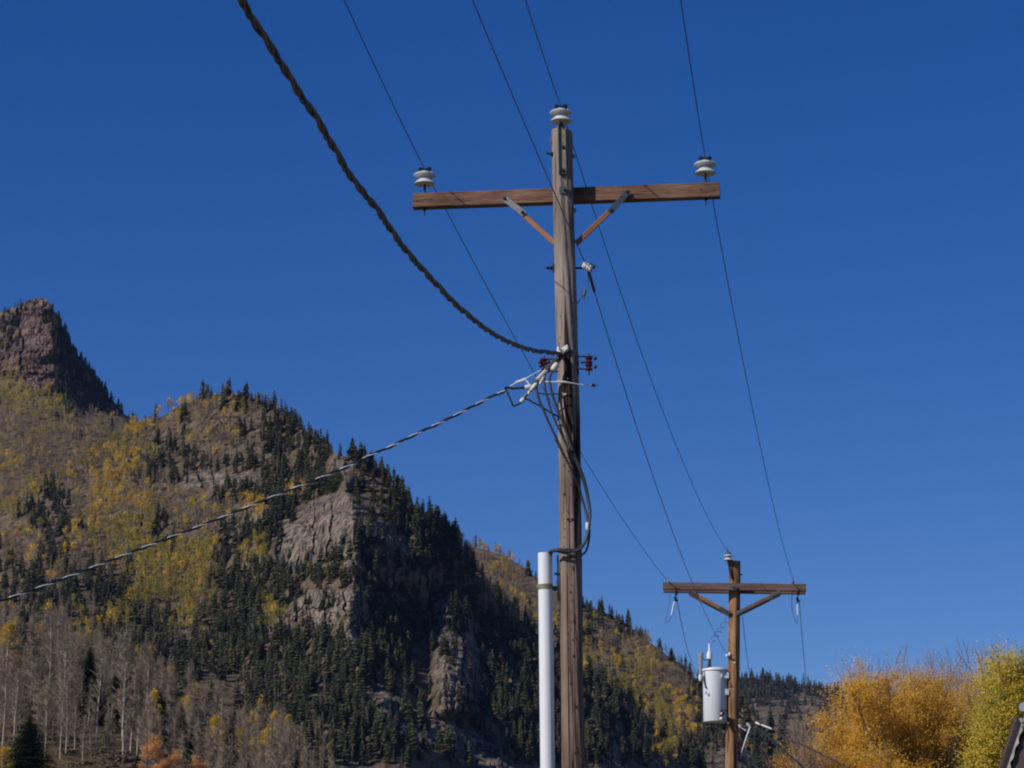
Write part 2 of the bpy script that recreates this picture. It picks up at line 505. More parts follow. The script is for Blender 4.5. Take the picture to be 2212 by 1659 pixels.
# ================================================================ TERRAIN
class Hill:
    def __init__(s, name, ridge, x0, x1, dfun, matn, dx=4., ny=160, ymid=1690., ybot=2270., rough=1.5, seed=0, rough_len=9.):
        s.name, s.dfun = name, dfun
        s.rx = np.array([p[0] for p in ridge], float); s.ry = np.array([p[1] for p in ridge], float)
        s.rough, s.seed, s.rl = rough, seed, rough_len
        s.x0, s.x1, s.dx, s.ny, s.ymid, s.ybot, s.matn = x0, x1, dx, ny, ymid, ybot, matn

    def ridge(s, x):
        x = np.asarray(x, float)
        return np.interp(x, s.rx, s.ry) + s.rough * 2 * fbm(x / s.rl, x * 0 + 3.3, s.seed, 4)

    def D(s, x, y):
        return s.dfun(np.asarray(x, float), np.asarray(y, float))

    def build(s, cover):
        xs = np.arange(s.x0, s.x1 + .1, s.dx)
        nx = len(xs)
        ry = s.ridge(xs)
        t1 = np.linspace(0, 1, s.ny)
        ymid = np.maximum(s.ymid, ry + 12)
        rows = [ry + (ymid - ry) * t for t in t1]
        ybot = np.maximum(s.ybot, ymid + 20)
        rows += [ymid + (ybot - ymid) * t for t in np.linspace(0, 1, 26)[1:]]
        Yp = np.array(rows)
        Xp = np.broadcast_to(xs, Yp.shape)
        Dp = s.D(Xp, Yp)
        pts = Pn(Xp, Yp, Dp)
        # the far side of the ridge falls away too
        back = []
        r0 = pts[0]
        for dy, dz in ((12, -3), (45, -22), (120, -75), (300, -210), (700, -520)):
            b = r0.copy(); k = (b[:, 1] + dy) / b[:, 1]
            b[:, 0] *= k; b[:, 1] += dy; b[:, 2] += dz; b[:, 2] = np.maximum(b[:, 2], -6)
            back.append(b)
        foot = pts[-1].copy(); foot[:, 2] = -4
        allp = np.concatenate([np.array(back[::-1]), pts, foot[None]], 0)
        nr = allp.shape[0]
        me = bpy.data.meshes.new(s.name)
        idx = np.arange(nr * nx).reshape(nr, nx)
        q = np.stack([idx[:-1, :-1], idx[1:, :-1], idx[1:, 1:], idx[:-1, 1:]], -1).reshape(-1, 4)
        me.vertices.add(nr * nx); me.vertices.foreach_set("co", allp.reshape(-1).astype(np.float32))
        me.loops.add(q.size); me.loops.foreach_set("vertex_index", q.reshape(-1).astype(np.int32))
        me.polygons.add(len(q)); me.polygons.foreach_set("loop_start", np.arange(0, q.size, 4, dtype=np.int32))
        try:
            me.polygons.foreach_set("loop_total", np.full(len(q), 4, dtype=np.int32))
        except Exception:
            pass
        me.update(calc_edges=True)
        me.polygons.foreach_set("use_smooth", [s.name not in ('mountain', 'rocky_peak')] * len(q))
        ca = me.color_attributes.new("cover", 'FLOAT_COLOR', 'POINT')
        nb = len(back)
        rk, gr = cover(Xp, Yp)
        col = np.zeros((nr, nx, 4), np.float32); col[..., 3] = 1
        col[nb:nb + len(rows), :, 0] = rk; col[nb:nb + len(rows), :, 1] = gr
        col[:nb, :, 0] = rk[0]
        ca.data.foreach_set("color", col.reshape(-1))
        me.materials.append(M[s.matn])
        o = bpy.data.objects.new(s.name, me)
        C.objects.link(o)
        return o


def rbf(pts):
    P_ = np.array(pts, float)
    xy = P_[:, :2] / 500.; v = P_[:, 2]
    d = np.linalg.norm(xy[:, None] - xy[None], axis=-1)
    K = np.where(d > 0, d ** 2 * np.log(d + 1e-9), 0) + np.eye(len(v)) * 1e-3
    A = np.hstack([np.ones((len(v), 1)), xy])
    S = np.block([[K, A], [A.T, np.zeros((3, 3))]])
    sol = np.linalg.solve(S, np.concatenate([v, np.zeros(3)]))

    def f(x, y):
        r_ = sol[-3] + sol[-2] * x / 500. + sol[-1] * y / 500.
        for i in range(len(v)):
            dd = np.hypot(x / 500. - xy[i, 0], y / 500. - xy[i, 1])
            r_ = r_ + sol[i] * np.where(dd > 0, dd ** 2 * np.log(dd + 1e-9), 0)
        return r_
    return f


def inpoly(x, y, poly):
    x = np.asarray(x, float); y = np.asarray(y, float)
    c = np.zeros(x.shape, bool)
    n = len(poly)
    for i in range(n):
        x1, y1 = poly[i]; x2, y2 = poly[(i + 1) % n]
        if y1 == y2: continue
        k = ((y1 > y) != (y2 > y)) & (x < (x2 - x1) * (y - y1) / (y2 - y1) + x1)
        c ^= k
    return c


def S2(l):      # source pixels -> reading frame
    return [(a / 1.0597, b / 1.0597) for a, b in l]


# bare rock seen in the photograph (source pixels)
ROCK_B = [S2(p) for p in [
    [(752, 1050), (805, 1046), (812, 1062), (796, 1078), (800, 1104), (762, 1098)],
    [(616, 1250), (620, 1220), (652, 1192), (676, 1166), (720, 1143), (790, 1128), (840, 1170), (880, 1205), (935, 1235), (935, 1270), (915, 1240), (860, 1215), (812, 1190), (808, 1268), (812, 1300), (822, 1330), (800, 1322), (790, 1288), (740, 1282), (700, 1300), (665, 1310), (632, 1320)],
    [(670, 1375), (715, 1352), (800, 1345), (835, 1360), (880, 1390), (965, 1404), (1015, 1412), (1000, 1420), (900, 1405), (865, 1440), (838, 1440), (820, 1490), (790, 1495), (770, 1470), (722, 1442), (714, 1425), (665, 1420)],
    [(980, 1410), (1010, 1380), (1040, 1395), (1090, 1440), (1095, 1500), (1092, 1620), (1070, 1625), (1060, 1600), (1015, 1605), (1000, 1590), (995, 1500), (1005, 1450)],
    [(834, 1580), (900, 1590), (995, 1638), (1060, 1668), (1155, 1715), (1150, 1735), (1100, 1725), (1040, 1710), (990, 1700), (930, 1690), (870, 1650), (850, 1620)],
    [(1085, 1722), (1170, 1750), (1180, 1790), (1080, 1790)],
    [(1140, 1528), (1222, 1562), (1218, 1580), (1145, 1548)],
    [(885, 1325), (905, 1330), (905, 1360), (885, 1360)], [(934, 1345), (945, 1345), (945, 1385), (934, 1385)],
    [(400, 1090), (460, 1075), (600, 1085), (580, 1110), (430, 1115)],
    [(980, 1620), (1050, 1608), (1060, 1625), (1000, 1640)],
    [(1400, 1660), (1440, 1680), (1430, 1780), (1400, 1760)]]]
ROCK_C = [S2(p) for p in [
    [(1640, 1715), (1700, 1690), (1760, 1705), (1800, 1760), (1640, 1790)],
    [(1415, 1455), (1440, 1465), (1440, 1500), (1415, 1490)], [(1385, 1490), (1410, 1500), (1395, 1512)]]]
ROCK_A = [S2(p) for p in [
    [(-40, 745), (20, 720), (60, 690), (80, 682), (110, 682), (125, 720), (128, 790), (135, 840), (165, 890), (150, 900), (130, 900), (128, 925), (100, 915), (60, 885), (55, 860), (-40, 870)]]]
TERR_B = [[(625, 1250), (650, 1215), (700, 1180), (742, 1172), (790, 1172), (840, 1192), (880, 1212), (935, 1240), (938, 1290)],
          [(676, 1164), (720, 1142), (790, 1127), (830, 1155), (860, 1175)],
          [(640, 1325), (700, 1312), (760, 1282), (800, 1280), (846, 1312)],
          [(672, 1375), (715, 1352), (800, 1347), (820, 1348), (885, 1391), (965, 1405), (1018, 1412)],
          [(834, 1585), (900, 1597), (995, 1645), (1060, 1673), (1155, 1720)],
          [(1087, 1727), (1170, 1755), (1250, 1800)], [(1147, 1534), (1222, 1566)],
          [(980, 1420), (1015, 1385), (1050, 1400), (1095, 1440), (1150, 1480)],
          [(400, 1095), (460, 1080), (600, 1092)], [(440, 1560), (500, 1555), (600, 1600)]]
TERR_B = [S2(p) for p in TERR_B]


def soft_mask(polys, x, y, j=9., seed=5):
    xx = x + j * 2 * fbm(x / 22., y / 22., seed); yy = y + j * 2 * fbm(x / 22., y / 22., seed + 3)
    r_ = np.zeros(np.shape(x))
    offs = ((0, 0), (3, 0), (-3, 0), (0, 3), (0, -3))
    for p in polys:
        for ox, oy in offs:
            r_ = r_ + inpoly(xx + ox, yy + oy, p) / len(offs)
    return np.clip(r_, 0, 1)


def rockrelief(Xm, Zm, sd_, amp=1., bed=1.):
    """jointed columns, fallen blocks and set-back beds with sharp edges, metres"""
    wx = Xm + 12 * fbm(Xm / 16., Zm / 26., sd_ + 7) + 2.4 * fbm(Xm / 3., Zm / 4., sd_ + 31, 3)
    wz = Zm + 9 * fbm(Xm / 26., Zm / 14., sd_ + 8) + 2.5 * fbm(Xm / 4., Zm / 3., sd_ + 32, 3)
    cA, fA = np.floor(wx / 8.5), wx / 8.5 - np.floor(wx / 8.5)
    cB, fB = np.floor(wx / 3.1 + .37), wx / 3.1 + .37 - np.floor(wx / 3.1 + .37)
    rA = np.floor(wz / 27. + 7 * _hash(cA, cA * 0, sd_))
    rB = np.floor(wz / 6. + 7 * _hash(cB, cB * 0, sd_ + 1))
    rC = np.floor(wz / 4.6)
    fresh = sstep(-.12, .12, fbm(Xm / 22., Zm / 22., sd_ + 40, 3))       # massive here, shattered there
    d = 6 * _hash(cA, cA * 0, sd_ + 2) + 6 * _hash(cA, rA, sd_ + 3) + fresh * (3.6 * _hash(cB, rA, sd_ + 4) + 3.0 * _hash(cB, rB, sd_ + 5)) + bed * 1.6 * _hash(rC, np.floor(wx / 30.), sd_ + 6)
    d = d + bed * 2.2 * _hash(np.floor(wz / 11.), rC * 0, sd_ + 9)
    d = d - 5 * (fA < .08) * (_hash(cA, rA, sd_ + 10) > .5) - 2.5 * (fB < .16) * (_hash(cB, rB, sd_ + 11) > .7)
    nz = 9 * np.abs(fbm(Xm / 13., Zm / 24., sd_ + 12, 4)) * 2 + 6 * fbm(Xm / 4., Zm / 6., sd_ + 13, 4)
    return amp * (d + nz - 12)


baseB = rbf([(-150, 1200, 1840), (0, 1110, 1820), (200, 985, 1860), (330, 905, 1900), (500, 835, 1890), (650, 910, 1800), (700, 955, 1700),
             (740, 985, 1560), (400, 1000, 1790), (550, 1000, 1740), (650, 1050, 1640), (600, 1150, 1540), (750, 1100, 1480), (690, 1130, 1500), (590, 1190, 1520),
             (760, 1190, 1442), (765, 1260, 1425), (620, 1290, 1480), (0, 1250, 1610), (200, 1200, 1650), (400, 1200, 1610), (300, 1350, 1480), (0, 1400, 1400), (500, 1400, 1440),
             (500, 1250, 1560), (630, 1370, 1445), (760, 1400, 1392), (300, 1500, 1300), (700, 1550, 1310), (900, 1659, 1270), (0, 1700, 1150), (800, 1900, 1130),
             (0, 2262, 950), (1500, 2262, 1100), (800, 2262, 1000)])
EX = np.array([(985, 738), (1020, 744), (1060, 748), (1110, 758), (1220, 768), (1260, 766), (1300, 762), (1350, 758), (1400, 766), (1450, 778), (1500, 800), (1600, 850), (1700, 900), (2300, 1200)], float)


def crease(x, y):
    return np.interp(y, EX[:, 0], EX[:, 1]) + 10 * fbm(y / 14., y * 0 + 1, 91)


def DB(x, y):
    xe = crease(x, y)
    xl = np.minimum(x, xe)
    d = baseB(xl, y)
    dr = np.maximum(x - xe, 0)
    k = .46 * (1 - .35 * sstep(1600, 2200, y))
    # flank turned from the sun, broken by ribs that stick out
    d = d + k * dr + .22 * np.minimum(dr, 120) * (1 - sstep(1330, 1460, y))
    mpp = .24
    rib = 0
    for cx_, cy_, wl, wr, y0, y1, a in ((986, 1400, 62, 54, 1300, 1545, 46), (850, 1350, 30, 50, 1315, 1400, 12), (1130, 1400, 40, 60, 1250, 1500, 12), (900, 1230, 40, 60, 1120, 1330, 10),
                                        (830, 1570, 60, 90, 1490, 1700, 14), (1080, 1620, 70, 90, 1540, 1760, 12), (1290, 1600, 70, 90, 1480, 1760, 16)):
        t = (x - cx_)
        sh = np.where(t < 0, 1 + t / wl, 1 - t / wr)
        rib = rib + a * np.clip(sh * (1.7 if cx_ == 986 else 1), 0, 1) * sstep(y0 - 14, y0 + 14, y) * (1 - sstep(y1 - 20, y1 + 20, y))
    d = d - rib
    # level benches above each cliff band
    for ln in TERR_B:
        lx = [p[0] for p in ln]; ly = [p[1] for p in ln]
        yy = np.interp(x, lx, ly) + 6 * fbm(x / 16., x * 0, 17)
        inside = sstep(lx[0] - 14, lx[0] + 4, x) * (1 - sstep(lx[-1] - 4, lx[-1] + 14, x))
        up = sstep(-4, 5, yy - y) * (1 - sstep(10, 90, yy - y))
        d = d + 9 * inside * up
    Xm, Zm = x * mpp, -y * mpp
    d = d + 46 * fbm(x / 230., y / 230., 3, 4) + 16 * fbm(x / 60., y / 50., 8, 4) + 3.5 * fbm(x / 12., y / 12., 9, 3)
    rk = soft_mask(ROCK_B, x, y)
    fl = sstep(0, 25, x - xe) * sstep(1000, 1050, y) * .35
    d = d - np.maximum(rk, fl) * rockrelief(Xm, Zm, 21, 1., .3)
    return d


RIDGE_B = [(-400, 1250), (-60, 1150), (0, 1110), (100, 1055), (200, 988), (270, 945), (330, 912), (380, 880), (430, 858), (500, 847), (560, 865), (600, 880), (650, 925), (700, 965), (735, 985), (790, 990),
           (850, 1050), (900, 1095), (960, 1138), (1008, 1188), (1023, 1232), (1074, 1290), (1133, 1350), (1200, 1400), (1264, 1450), (1300, 1472), (1357, 1500), (1409, 1560), (1472, 1612),
           (1540, 1670), (1700, 1800), (2000, 2100), (2300, 2262)]

baseC = rbf([(700, 1150, 2400), (1000, 1172, 2280), (1350, 1330, 2120), (1550, 1500, 2020), (1750, 1640, 1960), (1200, 1659, 1800), (1500, 1659, 1840), (1100, 1400, 2030), (1300, 1500, 1950),
             (1450, 1500, 1990), (1900, 1900, 1700), (1000, 2262, 1300), (2300, 2262, 1400), (2300, 1900, 1700)])


def DC(x, y):
    d = baseC(x, y)
    d = d + .25 * np.maximum(x - 1560, 0) + 50 * fbm(x / 150., y / 170., 33, 4) + 14 * fbm(x / 40., y / 40., 35, 3)
    rk = soft_mask(ROCK_C, x, y)
    return d - rk * rockrelief(x * .3, -y * .3, 41)


RIDGE_C = [(500, 1350), (900, 1230), (980, 1185), (1010, 1180), (1040, 1185), (1090, 1200), (1130, 1225), (1160, 1250), (1220, 1288), (1270, 1312), (1300, 1320), (1350, 1345), (1400, 1385), (1440, 1415),
           (1475, 1437), (1510, 1475), (1550, 1512), (1595, 1538), (1650, 1570), (1700, 1600), (1800, 1665), (1950, 1760), (2300, 1950)]
baseD = rbf([(1200, 1400, 4800), (1600, 1450, 4650), (1900, 1500, 4600), (2300, 1600, 4450), (2900, 1700, 4400), (1600, 1700, 3900), (2300, 1750, 3700), (1200, 2262, 1900), (2900, 2262, 1900), (2000, 2262, 1800)])


def DD(x, y):
    return baseD(x, y) + 90 * fbm(x / 160., y / 160., 51, 4) + 20 * fbm(x / 40., y / 40., 53, 3)


RIDGE_D = [(1000, 1500), (1400, 1466), (1600, 1462), (1700, 1474), (1800, 1488), (1870, 1506), (1950, 1535), (2100, 1575), (2300, 1615), (2900, 1690)]
baseA = rbf([(-200, 700, 2800), (0, 668, 2760), (100, 650, 2690), (0, 850, 2640), (120, 890, 2590), (0, 1000, 2420), (300, 950, 2560), (0, 1100, 2280), (200, 1000, 2420), (600, 1100, 2500), (-300, 1100, 2350), (0, 2262, 1300), (800, 2262, 1300)])


def DA(x, y):
    xe = np.interp(y, [640, 750, 800, 890, 930], [100, 112, 118, 124, 134]) + 8 * fbm(y / 12., y * 0, 71)
    fade = 1 - sstep(872, 925, y - .12 * (x - 130))
    d = baseA(x, y) + 1.0 * np.maximum(x - xe, 0) * fade
    d = d + 60 * fbm(x / 150., y / 150., 61, 4) + 14 * fbm(x / 40., y / 40., 63, 3)
    for yy0 in (700, 752, 798, 826, 868):
        yy = yy0 + .08 * (100 - x) + 12 * fbm(x / 20., x * 0, int(yy0))
        d = d + 8 * sstep(-3, 5, yy - y) * (1 - sstep(10, 40, yy - y)) * (x < 170)
    rk = soft_mask(ROCK_A, x, y)
    fl = sstep(0, 15, x - xe) * fade * .5
    return d - np.maximum(rk, fl * .6) * rockrelief(x * .41 * .5, -y * .41 * 1.2, 81, 1.1, 2.0)


RIDGE_A = [(-500, 760), (-200, 705), (-60, 692), (0, 676), (30, 664), (55, 652), (68, 646), (82, 643), (100, 646), (112, 660), (122, 690), (138, 718), (160, 755), (190, 795), (215, 830), (240, 862),
           (270, 896), (295, 912), (330, 916), (420, 930), (700, 1050), (900, 1200)]


def DF(x, y):
    yr = np.interp(x, FRX, FRY)
    t = np.clip((y - yr) / (2262 - yr), 0, 1)
    t2 = np.clip((y - yr) / (1700 - yr), 0, 1.5)
    d = 590 - 100 * t2 - 60 * t
    return np.maximum(d, 330) + 12 * fbm(x / 120., y / 60., 95, 4) + 2 * fbm(x / 20., y / 14., 97, 3)


RIDGE_F = [(-400, 1385), (-150, 1385), (0, 1392), (150, 1420), (300, 1475), (450, 1540), (600, 1595), (700, 1650), (800, 1740), (1200, 1960), (1700, 2100), (2900, 2180)]
FRX = np.array([p[0] for p in RIDGE_F], float); FRY = np.array([p[1] for p in RIDGE_F], float)

HA = Hill('rocky_peak', RIDGE_A, -420, 860, DA, 'peak', 3.2, 150, ymid=1250, rough=3.5, seed=2, rough_len=12)
HB = Hill('mountain', RIDGE_B, -380, 2250, DB, 'hill', 2.1, 400, rough=2.0, seed=4)
HC = Hill('hillside', RIDGE_C, 520, 2280, DC, 'hill', 5, 110, rough=1.5, seed=6)
HD = Hill('far_ridge', RIDGE_D, 1050, 2860, DD, 'hill', 7, 60, rough=1.5, seed=8)
HF = Hill('grassy_slope', RIDGE_F, -380, 2860, DF, 'grassy', 6, 60, rough=1.0, seed=10)


def coverA(x, y):
    return soft_mask(ROCK_A, x, y) + .55 * sstep(0, 20, x - 118) * (1 - sstep(880, 910, y)), sstep(820, 870, y) * .4


def coverB(x, y):
    g_ = np.clip(1 - np.hypot((x - 330) / 330., (y - 1230) / 130.), 0, 1)
    g_ = g_ * .5
    return np.clip(soft_mask(ROCK_B, x, y) + .25 * sstep(0, 30, x - crease(x, y)) * sstep(1000, 1060, y), 0, 1), g_


def coverC(x, y):
    return soft_mask(ROCK_C, x, y), .8 * np.clip(1 - np.hypot((x - 1400) / 200., (y - 1480) / 100.), 0, 1)


for H, cv in ((HA, coverA), (HB, coverB), (HC, coverC), (HD, lambda x, y: (0 * x, 0 * x)), (HF, lambda x, y: (0 * x, .7 + 0 * x))):
    tag(H.build(cv), kind='structure')

g = MB()
N_ = 48
g.add([(9000 * math.cos(2*math.pi*i/N_), 9000 * math.sin(2*math.pi*i/N_), 0) for i in range(N_)], [tuple(range(N_))])
tag(g.build('ground', M['valley']), kind='structure')

# ================================================================ SMALL TREES (seen far off)
def conifer_mesh(seed, tiers=12, blades=9, ratio=.2, gap=.04):
    r_ = np.random.default_rng(seed)
    V, F, MI = [], [], []

    def quad(a, b, c, d, m_):
        k = len(V); V.extend([a, b, c, d]); F.append((k, k+1, k+2, k+3)); MI.append(m_)
    for i in range(3):
        a0, a1 = 2.094*i, 2.094*(i+1)
        quad((.012*math.cos(a0), .012*math.sin(a0), -.03), (.012*math.cos(a1), .012*math.sin(a1), -.03), (.003*math.cos(a1), .003*math.sin(a1), .96), (.003*math.cos(a0), .003*math.sin(a0), .96), 1)
    for t in range(tiers):
        h = gap + (1 - gap) * (t + r_.uniform(-.2, .2)) / tiers
        Rr = ratio * (1 - h) ** .52 * r_.uniform(.8, 1.15) + .012
        for b in range(blades):
            a = 2*math.pi*(b + r_.uniform(-.4, .4)) / blades + t
            rr = Rr * r_.uniform(.6, 1.2)
            ww = rr * r_.uniform(.35, .6)
            ca, sa = math.cos(a), math.sin(a)
            z0 = h + .03 + r_.uniform(0, .02); z1 = h - rr * r_.uniform(.1, .6)
            zm = (z0 + z1) / 2 + .01
            quad((.1*rr*ca, .1*rr*sa, z0), (.6*rr*ca - ww*sa, .6*rr*sa + ww*ca, zm - .02), (rr*ca, rr*sa, z1), (.6*rr*ca + ww*sa, .6*rr*sa - ww*ca, zm - .02), 0)
    quad((-.012, 0, .93), (.012, 0, .93), (.001, 0, 1.0), (-.001, 0, 1.0), 0)
    quad((0, -.012, .93), (0, .012, .93), (0, .001, 1.0), (0, -.001, 1.0), 0)
    return np.array(V), np.array(F), np.array(MI)


def aspen_mesh(seed, n=120, leafy=1.0, sx=.17, base=.32):
    r_ = np.random.default_rng(seed)
    V, F, MI = [], [], []

    def quad(a, b, c, d, m_):
        k = len(V); V.extend([a, b, c, d]); F.append((k, k+1, k+2, k+3)); MI.append(m_)
    lean = r_.uniform(-.03, .03, 2)
    for i in range(3):
        a0, a1 = 2.094*i, 2.094*(i+1)
        quad((.010*math.cos(a0), .010*math.sin(a0), -.03), (.010*math.cos(a1), .010*math.sin(a1), -.03), (.003*math.cos(a1) + lean[0], .003*math.sin(a1) + lean[1], .9), (.003*math.cos(a0) + lean[0], .003*math.sin(a0) + lean[1], .9), 1)
    if leafy > 0:
        cl = [(r_.normal(0, sx*.42), r_.normal(0, sx*.42), r_.uniform(base + .08, .92)) for _ in range(9)]
        for i in range(int(n * leafy)):
            c = cl[r_.integers(0, 9)]
            p = np.array([r_.normal(c[0], sx*.3), r_.normal(c[1], sx*.3), r_.normal(c[2], .065)])
            p[:2] *= 1.15 - .5 * abs(p[2] - .6)
            u = r_.normal(size=3); u /= np.linalg.norm(u); q = np.cross(u, r_.normal(size=3)); q /= np.linalg.norm(q)
            s_ = r_.uniform(.018, .034)
            quad(p - u*s_, p + q*s_*.8, p + u*s_, p - q*s_*.8, 0)
    else:
        for i in range(n):
            h = r_.uniform(base, .93); a = r_.uniform(0, 6.283); l = r_.uniform(.12, .30) * (1.15 - h)  + .05
            el = r_.uniform(.6, 1.3)
            d = np.array([math.cos(a)*math.cos(el), math.sin(a)*math.cos(el), math.sin(el)])
            p = np.array([lean[0]*h, lean[1]*h, h]); w_ = np.array([-math.sin(a), math.cos(a), 0]) * .0062
            e = p + d * l
            quad(p - w_, p + w_, e + w_*.4, e - w_*.4, 0)
            for _ in range(2):
                p2 = p + d * l * r_.uniform(.2, .8); d2 = d + r_.normal(0, .5, 3); e2 = p2 + d2 * l * .45
                quad(p2 - w_*.7, p2 + w_*.7, e2 + w_*.3, e2 - w_*.3, 0)
    return np.array(V), np.array(F), np.array(MI)


def shrub_mesh(seed, n=36):
    r_ = np.random.default_rng(seed)
    V, F = [], []
    for i in range(n):
        p = np.array([r_.normal(0, .35), r_.normal(0, .35), abs(r_.normal(.3, .25))])
        u = r_.normal(size=3); u /= np.linalg.norm(u); q = np.cross(u, r_.normal(size=3)); q /= np.linalg.norm(q)
        s_ = r_.uniform(.12, .26); k = len(V)
        V.extend([p - u*s_, p + q*s_*.7, p + u*s_, p - q*s_*.7]); F.append((k, k+1, k+2, k+3))
    return np.array(V), np.array(F), np.zeros(len(F), int)


def to_mesh(name, V, F, MI, mats):
    me = bpy.data.meshes.new(name)
    V = np.asarray(V, np.float32); F = np.asarray(F, np.int32)
    me.vertices.add(len(V)); me.vertices.foreach_set("co", V.reshape(-1))
    me.loops.add(F.size); me.loops.foreach_set("vertex_index", F.reshape(-1))
    me.polygons.add(len(F)); me.polygons.foreach_set("loop_start", np.arange(0, F.size, F.shape[1], dtype=np.int32))
    try:
        me.polygons.foreach_set("loop_total", np.full(len(F), F.shape[1], dtype=np.int32))
    except Exception:
        pass
    for m_ in mats: me.materials.append(m_)
    me.polygons.foreach_set("material_index", np.asarray(MI, np.int32))
    me.update(calc_edges=True)
    return me


KIND = {
    'conifer': ([conifer_mesh(i, ratio=.15 + .035 * (i % 5)) for i in range(8)], [M['needles'], M['bark_dark']]),
    'golden_aspen': ([aspen_mesh(20 + i, 230) for i in range(6)], [M['gold'], M['bark_pale']]),
    'green_aspen': ([aspen_mesh(40 + i, 230) for i in range(6)], [M['gyel'], M['bark_pale']]),
    'bare_aspen': ([aspen_mesh(60 + i, 78, 0, base=.22) for i in range(6)], [M['bareleaf'], M['bark_pale']]),
    'shrub': ([shrub_mesh(80 + i) for i in range(5)], [M['shrub']]),
}

# vegetation read off the photograph in cells of 50 x 50 source pixels, from x=0, y=650;
# each row is runs: kind index in KEYS, number of cells
KEYS = ['.', 'c', 'C', 'K', 'm', 'r', 'R', 'b', 'G', 'g', 'Y', 'y', 's', 'n', 'q']
VEG = [
    [1, 1, 6, 1, 0, 37],
    [2, 1, 6, 1, 3, 1, 0, 36],
    [4, 1, 6, 1, 3, 2, 0, 35],
    [6, 2, 3, 3, 0, 34],
    [10, 1, 6, 2, 3, 2, 0, 3, 1, 6, 0, 25],
    [10, 3, 3, 3, 1, 1, 9, 1, 8, 1, 7, 1, 1, 3, 2, 2, 0, 24],
    [7, 1, 11, 2, 7, 2, 1, 1, 8, 1, 7, 1, 1, 1, 7, 2, 1, 1, 2, 4, 0, 23],
    [11, 1, 7, 4, 11, 2, 1, 2, 7, 2, 1, 1, 2, 6, 0, 21],
    [8, 1, 7, 4, 8, 1, 2, 3, 1, 1, 2, 3, 1, 1, 2, 1, 6, 1, 5, 1, 3, 2, 0, 20],
    [7, 1, 10, 1, 2, 1, 7, 1, 8, 2, 7, 2, 12, 2, 1, 1, 2, 2, 9, 1, 2, 1, 6, 1, 5, 2, 3, 2, 0, 19],
    [10, 1, 2, 2, 7, 1, 8, 3, 7, 4, 8, 1, 2, 2, 6, 2, 5, 2, 3, 3, 0, 18],
    [7, 2, 1, 1, 9, 1, 10, 3, 2, 1, 7, 2, 2, 3, 6, 3, 5, 3, 3, 2, 13, 1, 0, 17],
    [7, 1, 9, 1, 2, 1, 7, 2, 10, 5, 2, 1, 10, 1, 2, 1, 6, 3, 5, 3, 3, 2, 13, 3, 0, 15],
    [2, 2, 7, 1, 2, 3, 10, 4, 2, 3, 6, 1, 4, 1, 6, 1, 5, 3, 3, 3, 13, 2, 0, 1, 2, 1, 0, 13],
    [2, 6, 10, 3, 11, 1, 2, 3, 12, 1, 6, 2, 3, 6, 13, 3, 0, 1, 2, 3, 0, 10],
    [7, 1, 2, 1, 7, 1, 1, 1, 2, 1, 10, 1, 2, 2, 10, 1, 1, 1, 2, 2, 10, 1, 12, 1, 6, 2, 3, 7, 13, 2, 10, 1, 1, 1, 2, 3, 0, 9],
    [9, 1, 7, 4, 2, 3, 1, 1, 2, 6, 4, 1, 3, 3, 6, 3, 3, 4, 10, 1, 7, 3, 1, 2, 0, 7],
    [7, 5, 2, 1, 7, 1, 2, 10, 3, 2, 6, 3, 3, 4, 10, 1, 11, 1, 10, 2, 7, 1, 2, 1, 1, 1, 0, 6],
    [7, 5, 2, 1, 7, 2, 2, 1, 12, 2, 2, 5, 14, 3, 6, 3, 14, 1, 3, 5, 10, 2, 7, 1, 1, 1, 2, 1, 0, 6],
    [7, 8, 9, 1, 12, 2, 2, 5, 14, 5, 3, 8, 10, 2, 8, 1, 2, 2, 0, 5],
    [7, 10, 1, 1, 9, 1, 7, 1, 2, 4, 3, 1, 14, 5, 3, 6, 1, 1, 10, 1, 8, 1, 2, 2, 0, 5],
    [7, 10, 1, 1, 9, 1, 7, 2, 1, 1, 2, 2, 3, 2, 14, 5, 3, 6, 10, 1, 3, 1, 1, 1, 6, 2, 0, 4],
]
DENS = {  # letter: [(kind, trees per cell)]
    'C': [('conifer', 7.5), ('bare_aspen', .8)], 'K': [('conifer', 9)], 'c': [('conifer', 3.2), ('bare_aspen', 4), ('green_aspen', .6), ('shrub', 5)],
    'r': [('conifer', 3.0)],
    'q': [('conifer', 3.2)],
    'm': [('conifer', 3.5), ('green_aspen', 1), ('shrub', 4)], 'b': [('bare_aspen', 9), ('golden_aspen', 1.0), ('green_aspen', .9), ('shrub', 8), ('conifer', .15)],
    'G': [('golden_aspen', 6.5), ('green_aspen', 2), ('bare_aspen', 2.5), ('shrub', 3)], 'Y': [('green_aspen', 9), ('golden_aspen', 1.6), ('shrub', 3), ('conifer', .3)],
    'g': [('golden_aspen', 3), ('bare_aspen', 3), ('conifer', 1.0), ('shrub', 4)], 'y': [('green_aspen', 5), ('bare_aspen', 4), ('shrub', 4)],
    's': [('shrub', 3), ('conifer', .3)], 'R': [('conifer', .35), ('shrub', .6)], 'n': [('bare_aspen', 20), ('golden_aspen', 2.2), ('conifer', .3), ('shrub', 2)],
}
SIZE = {'conifer': (4.5, 13.5), 'golden_aspen': (7, 11.5), 'green_aspen': (7, 11.5), 'bare_aspen': (7, 11), 'shrub': (1.0, 2.4)}
spots = []        # (kind, x, y, z, h, px, py, hill)
FRONT = [HB, HC, HD, HA]


MULT = {'conifer': 2.0, 'golden_aspen': 2.3, 'green_aspen': 2.1, 'bare_aspen': 1.5, 'shrub': 2.4}


def ground_at(px, py):
    for H in FRONT:
        if H.x0 < px < H.x1 and py > float(H.ridge(px)):
            return H, P(px, py, float(H.D(px, py)))
    return None, None


cand = []


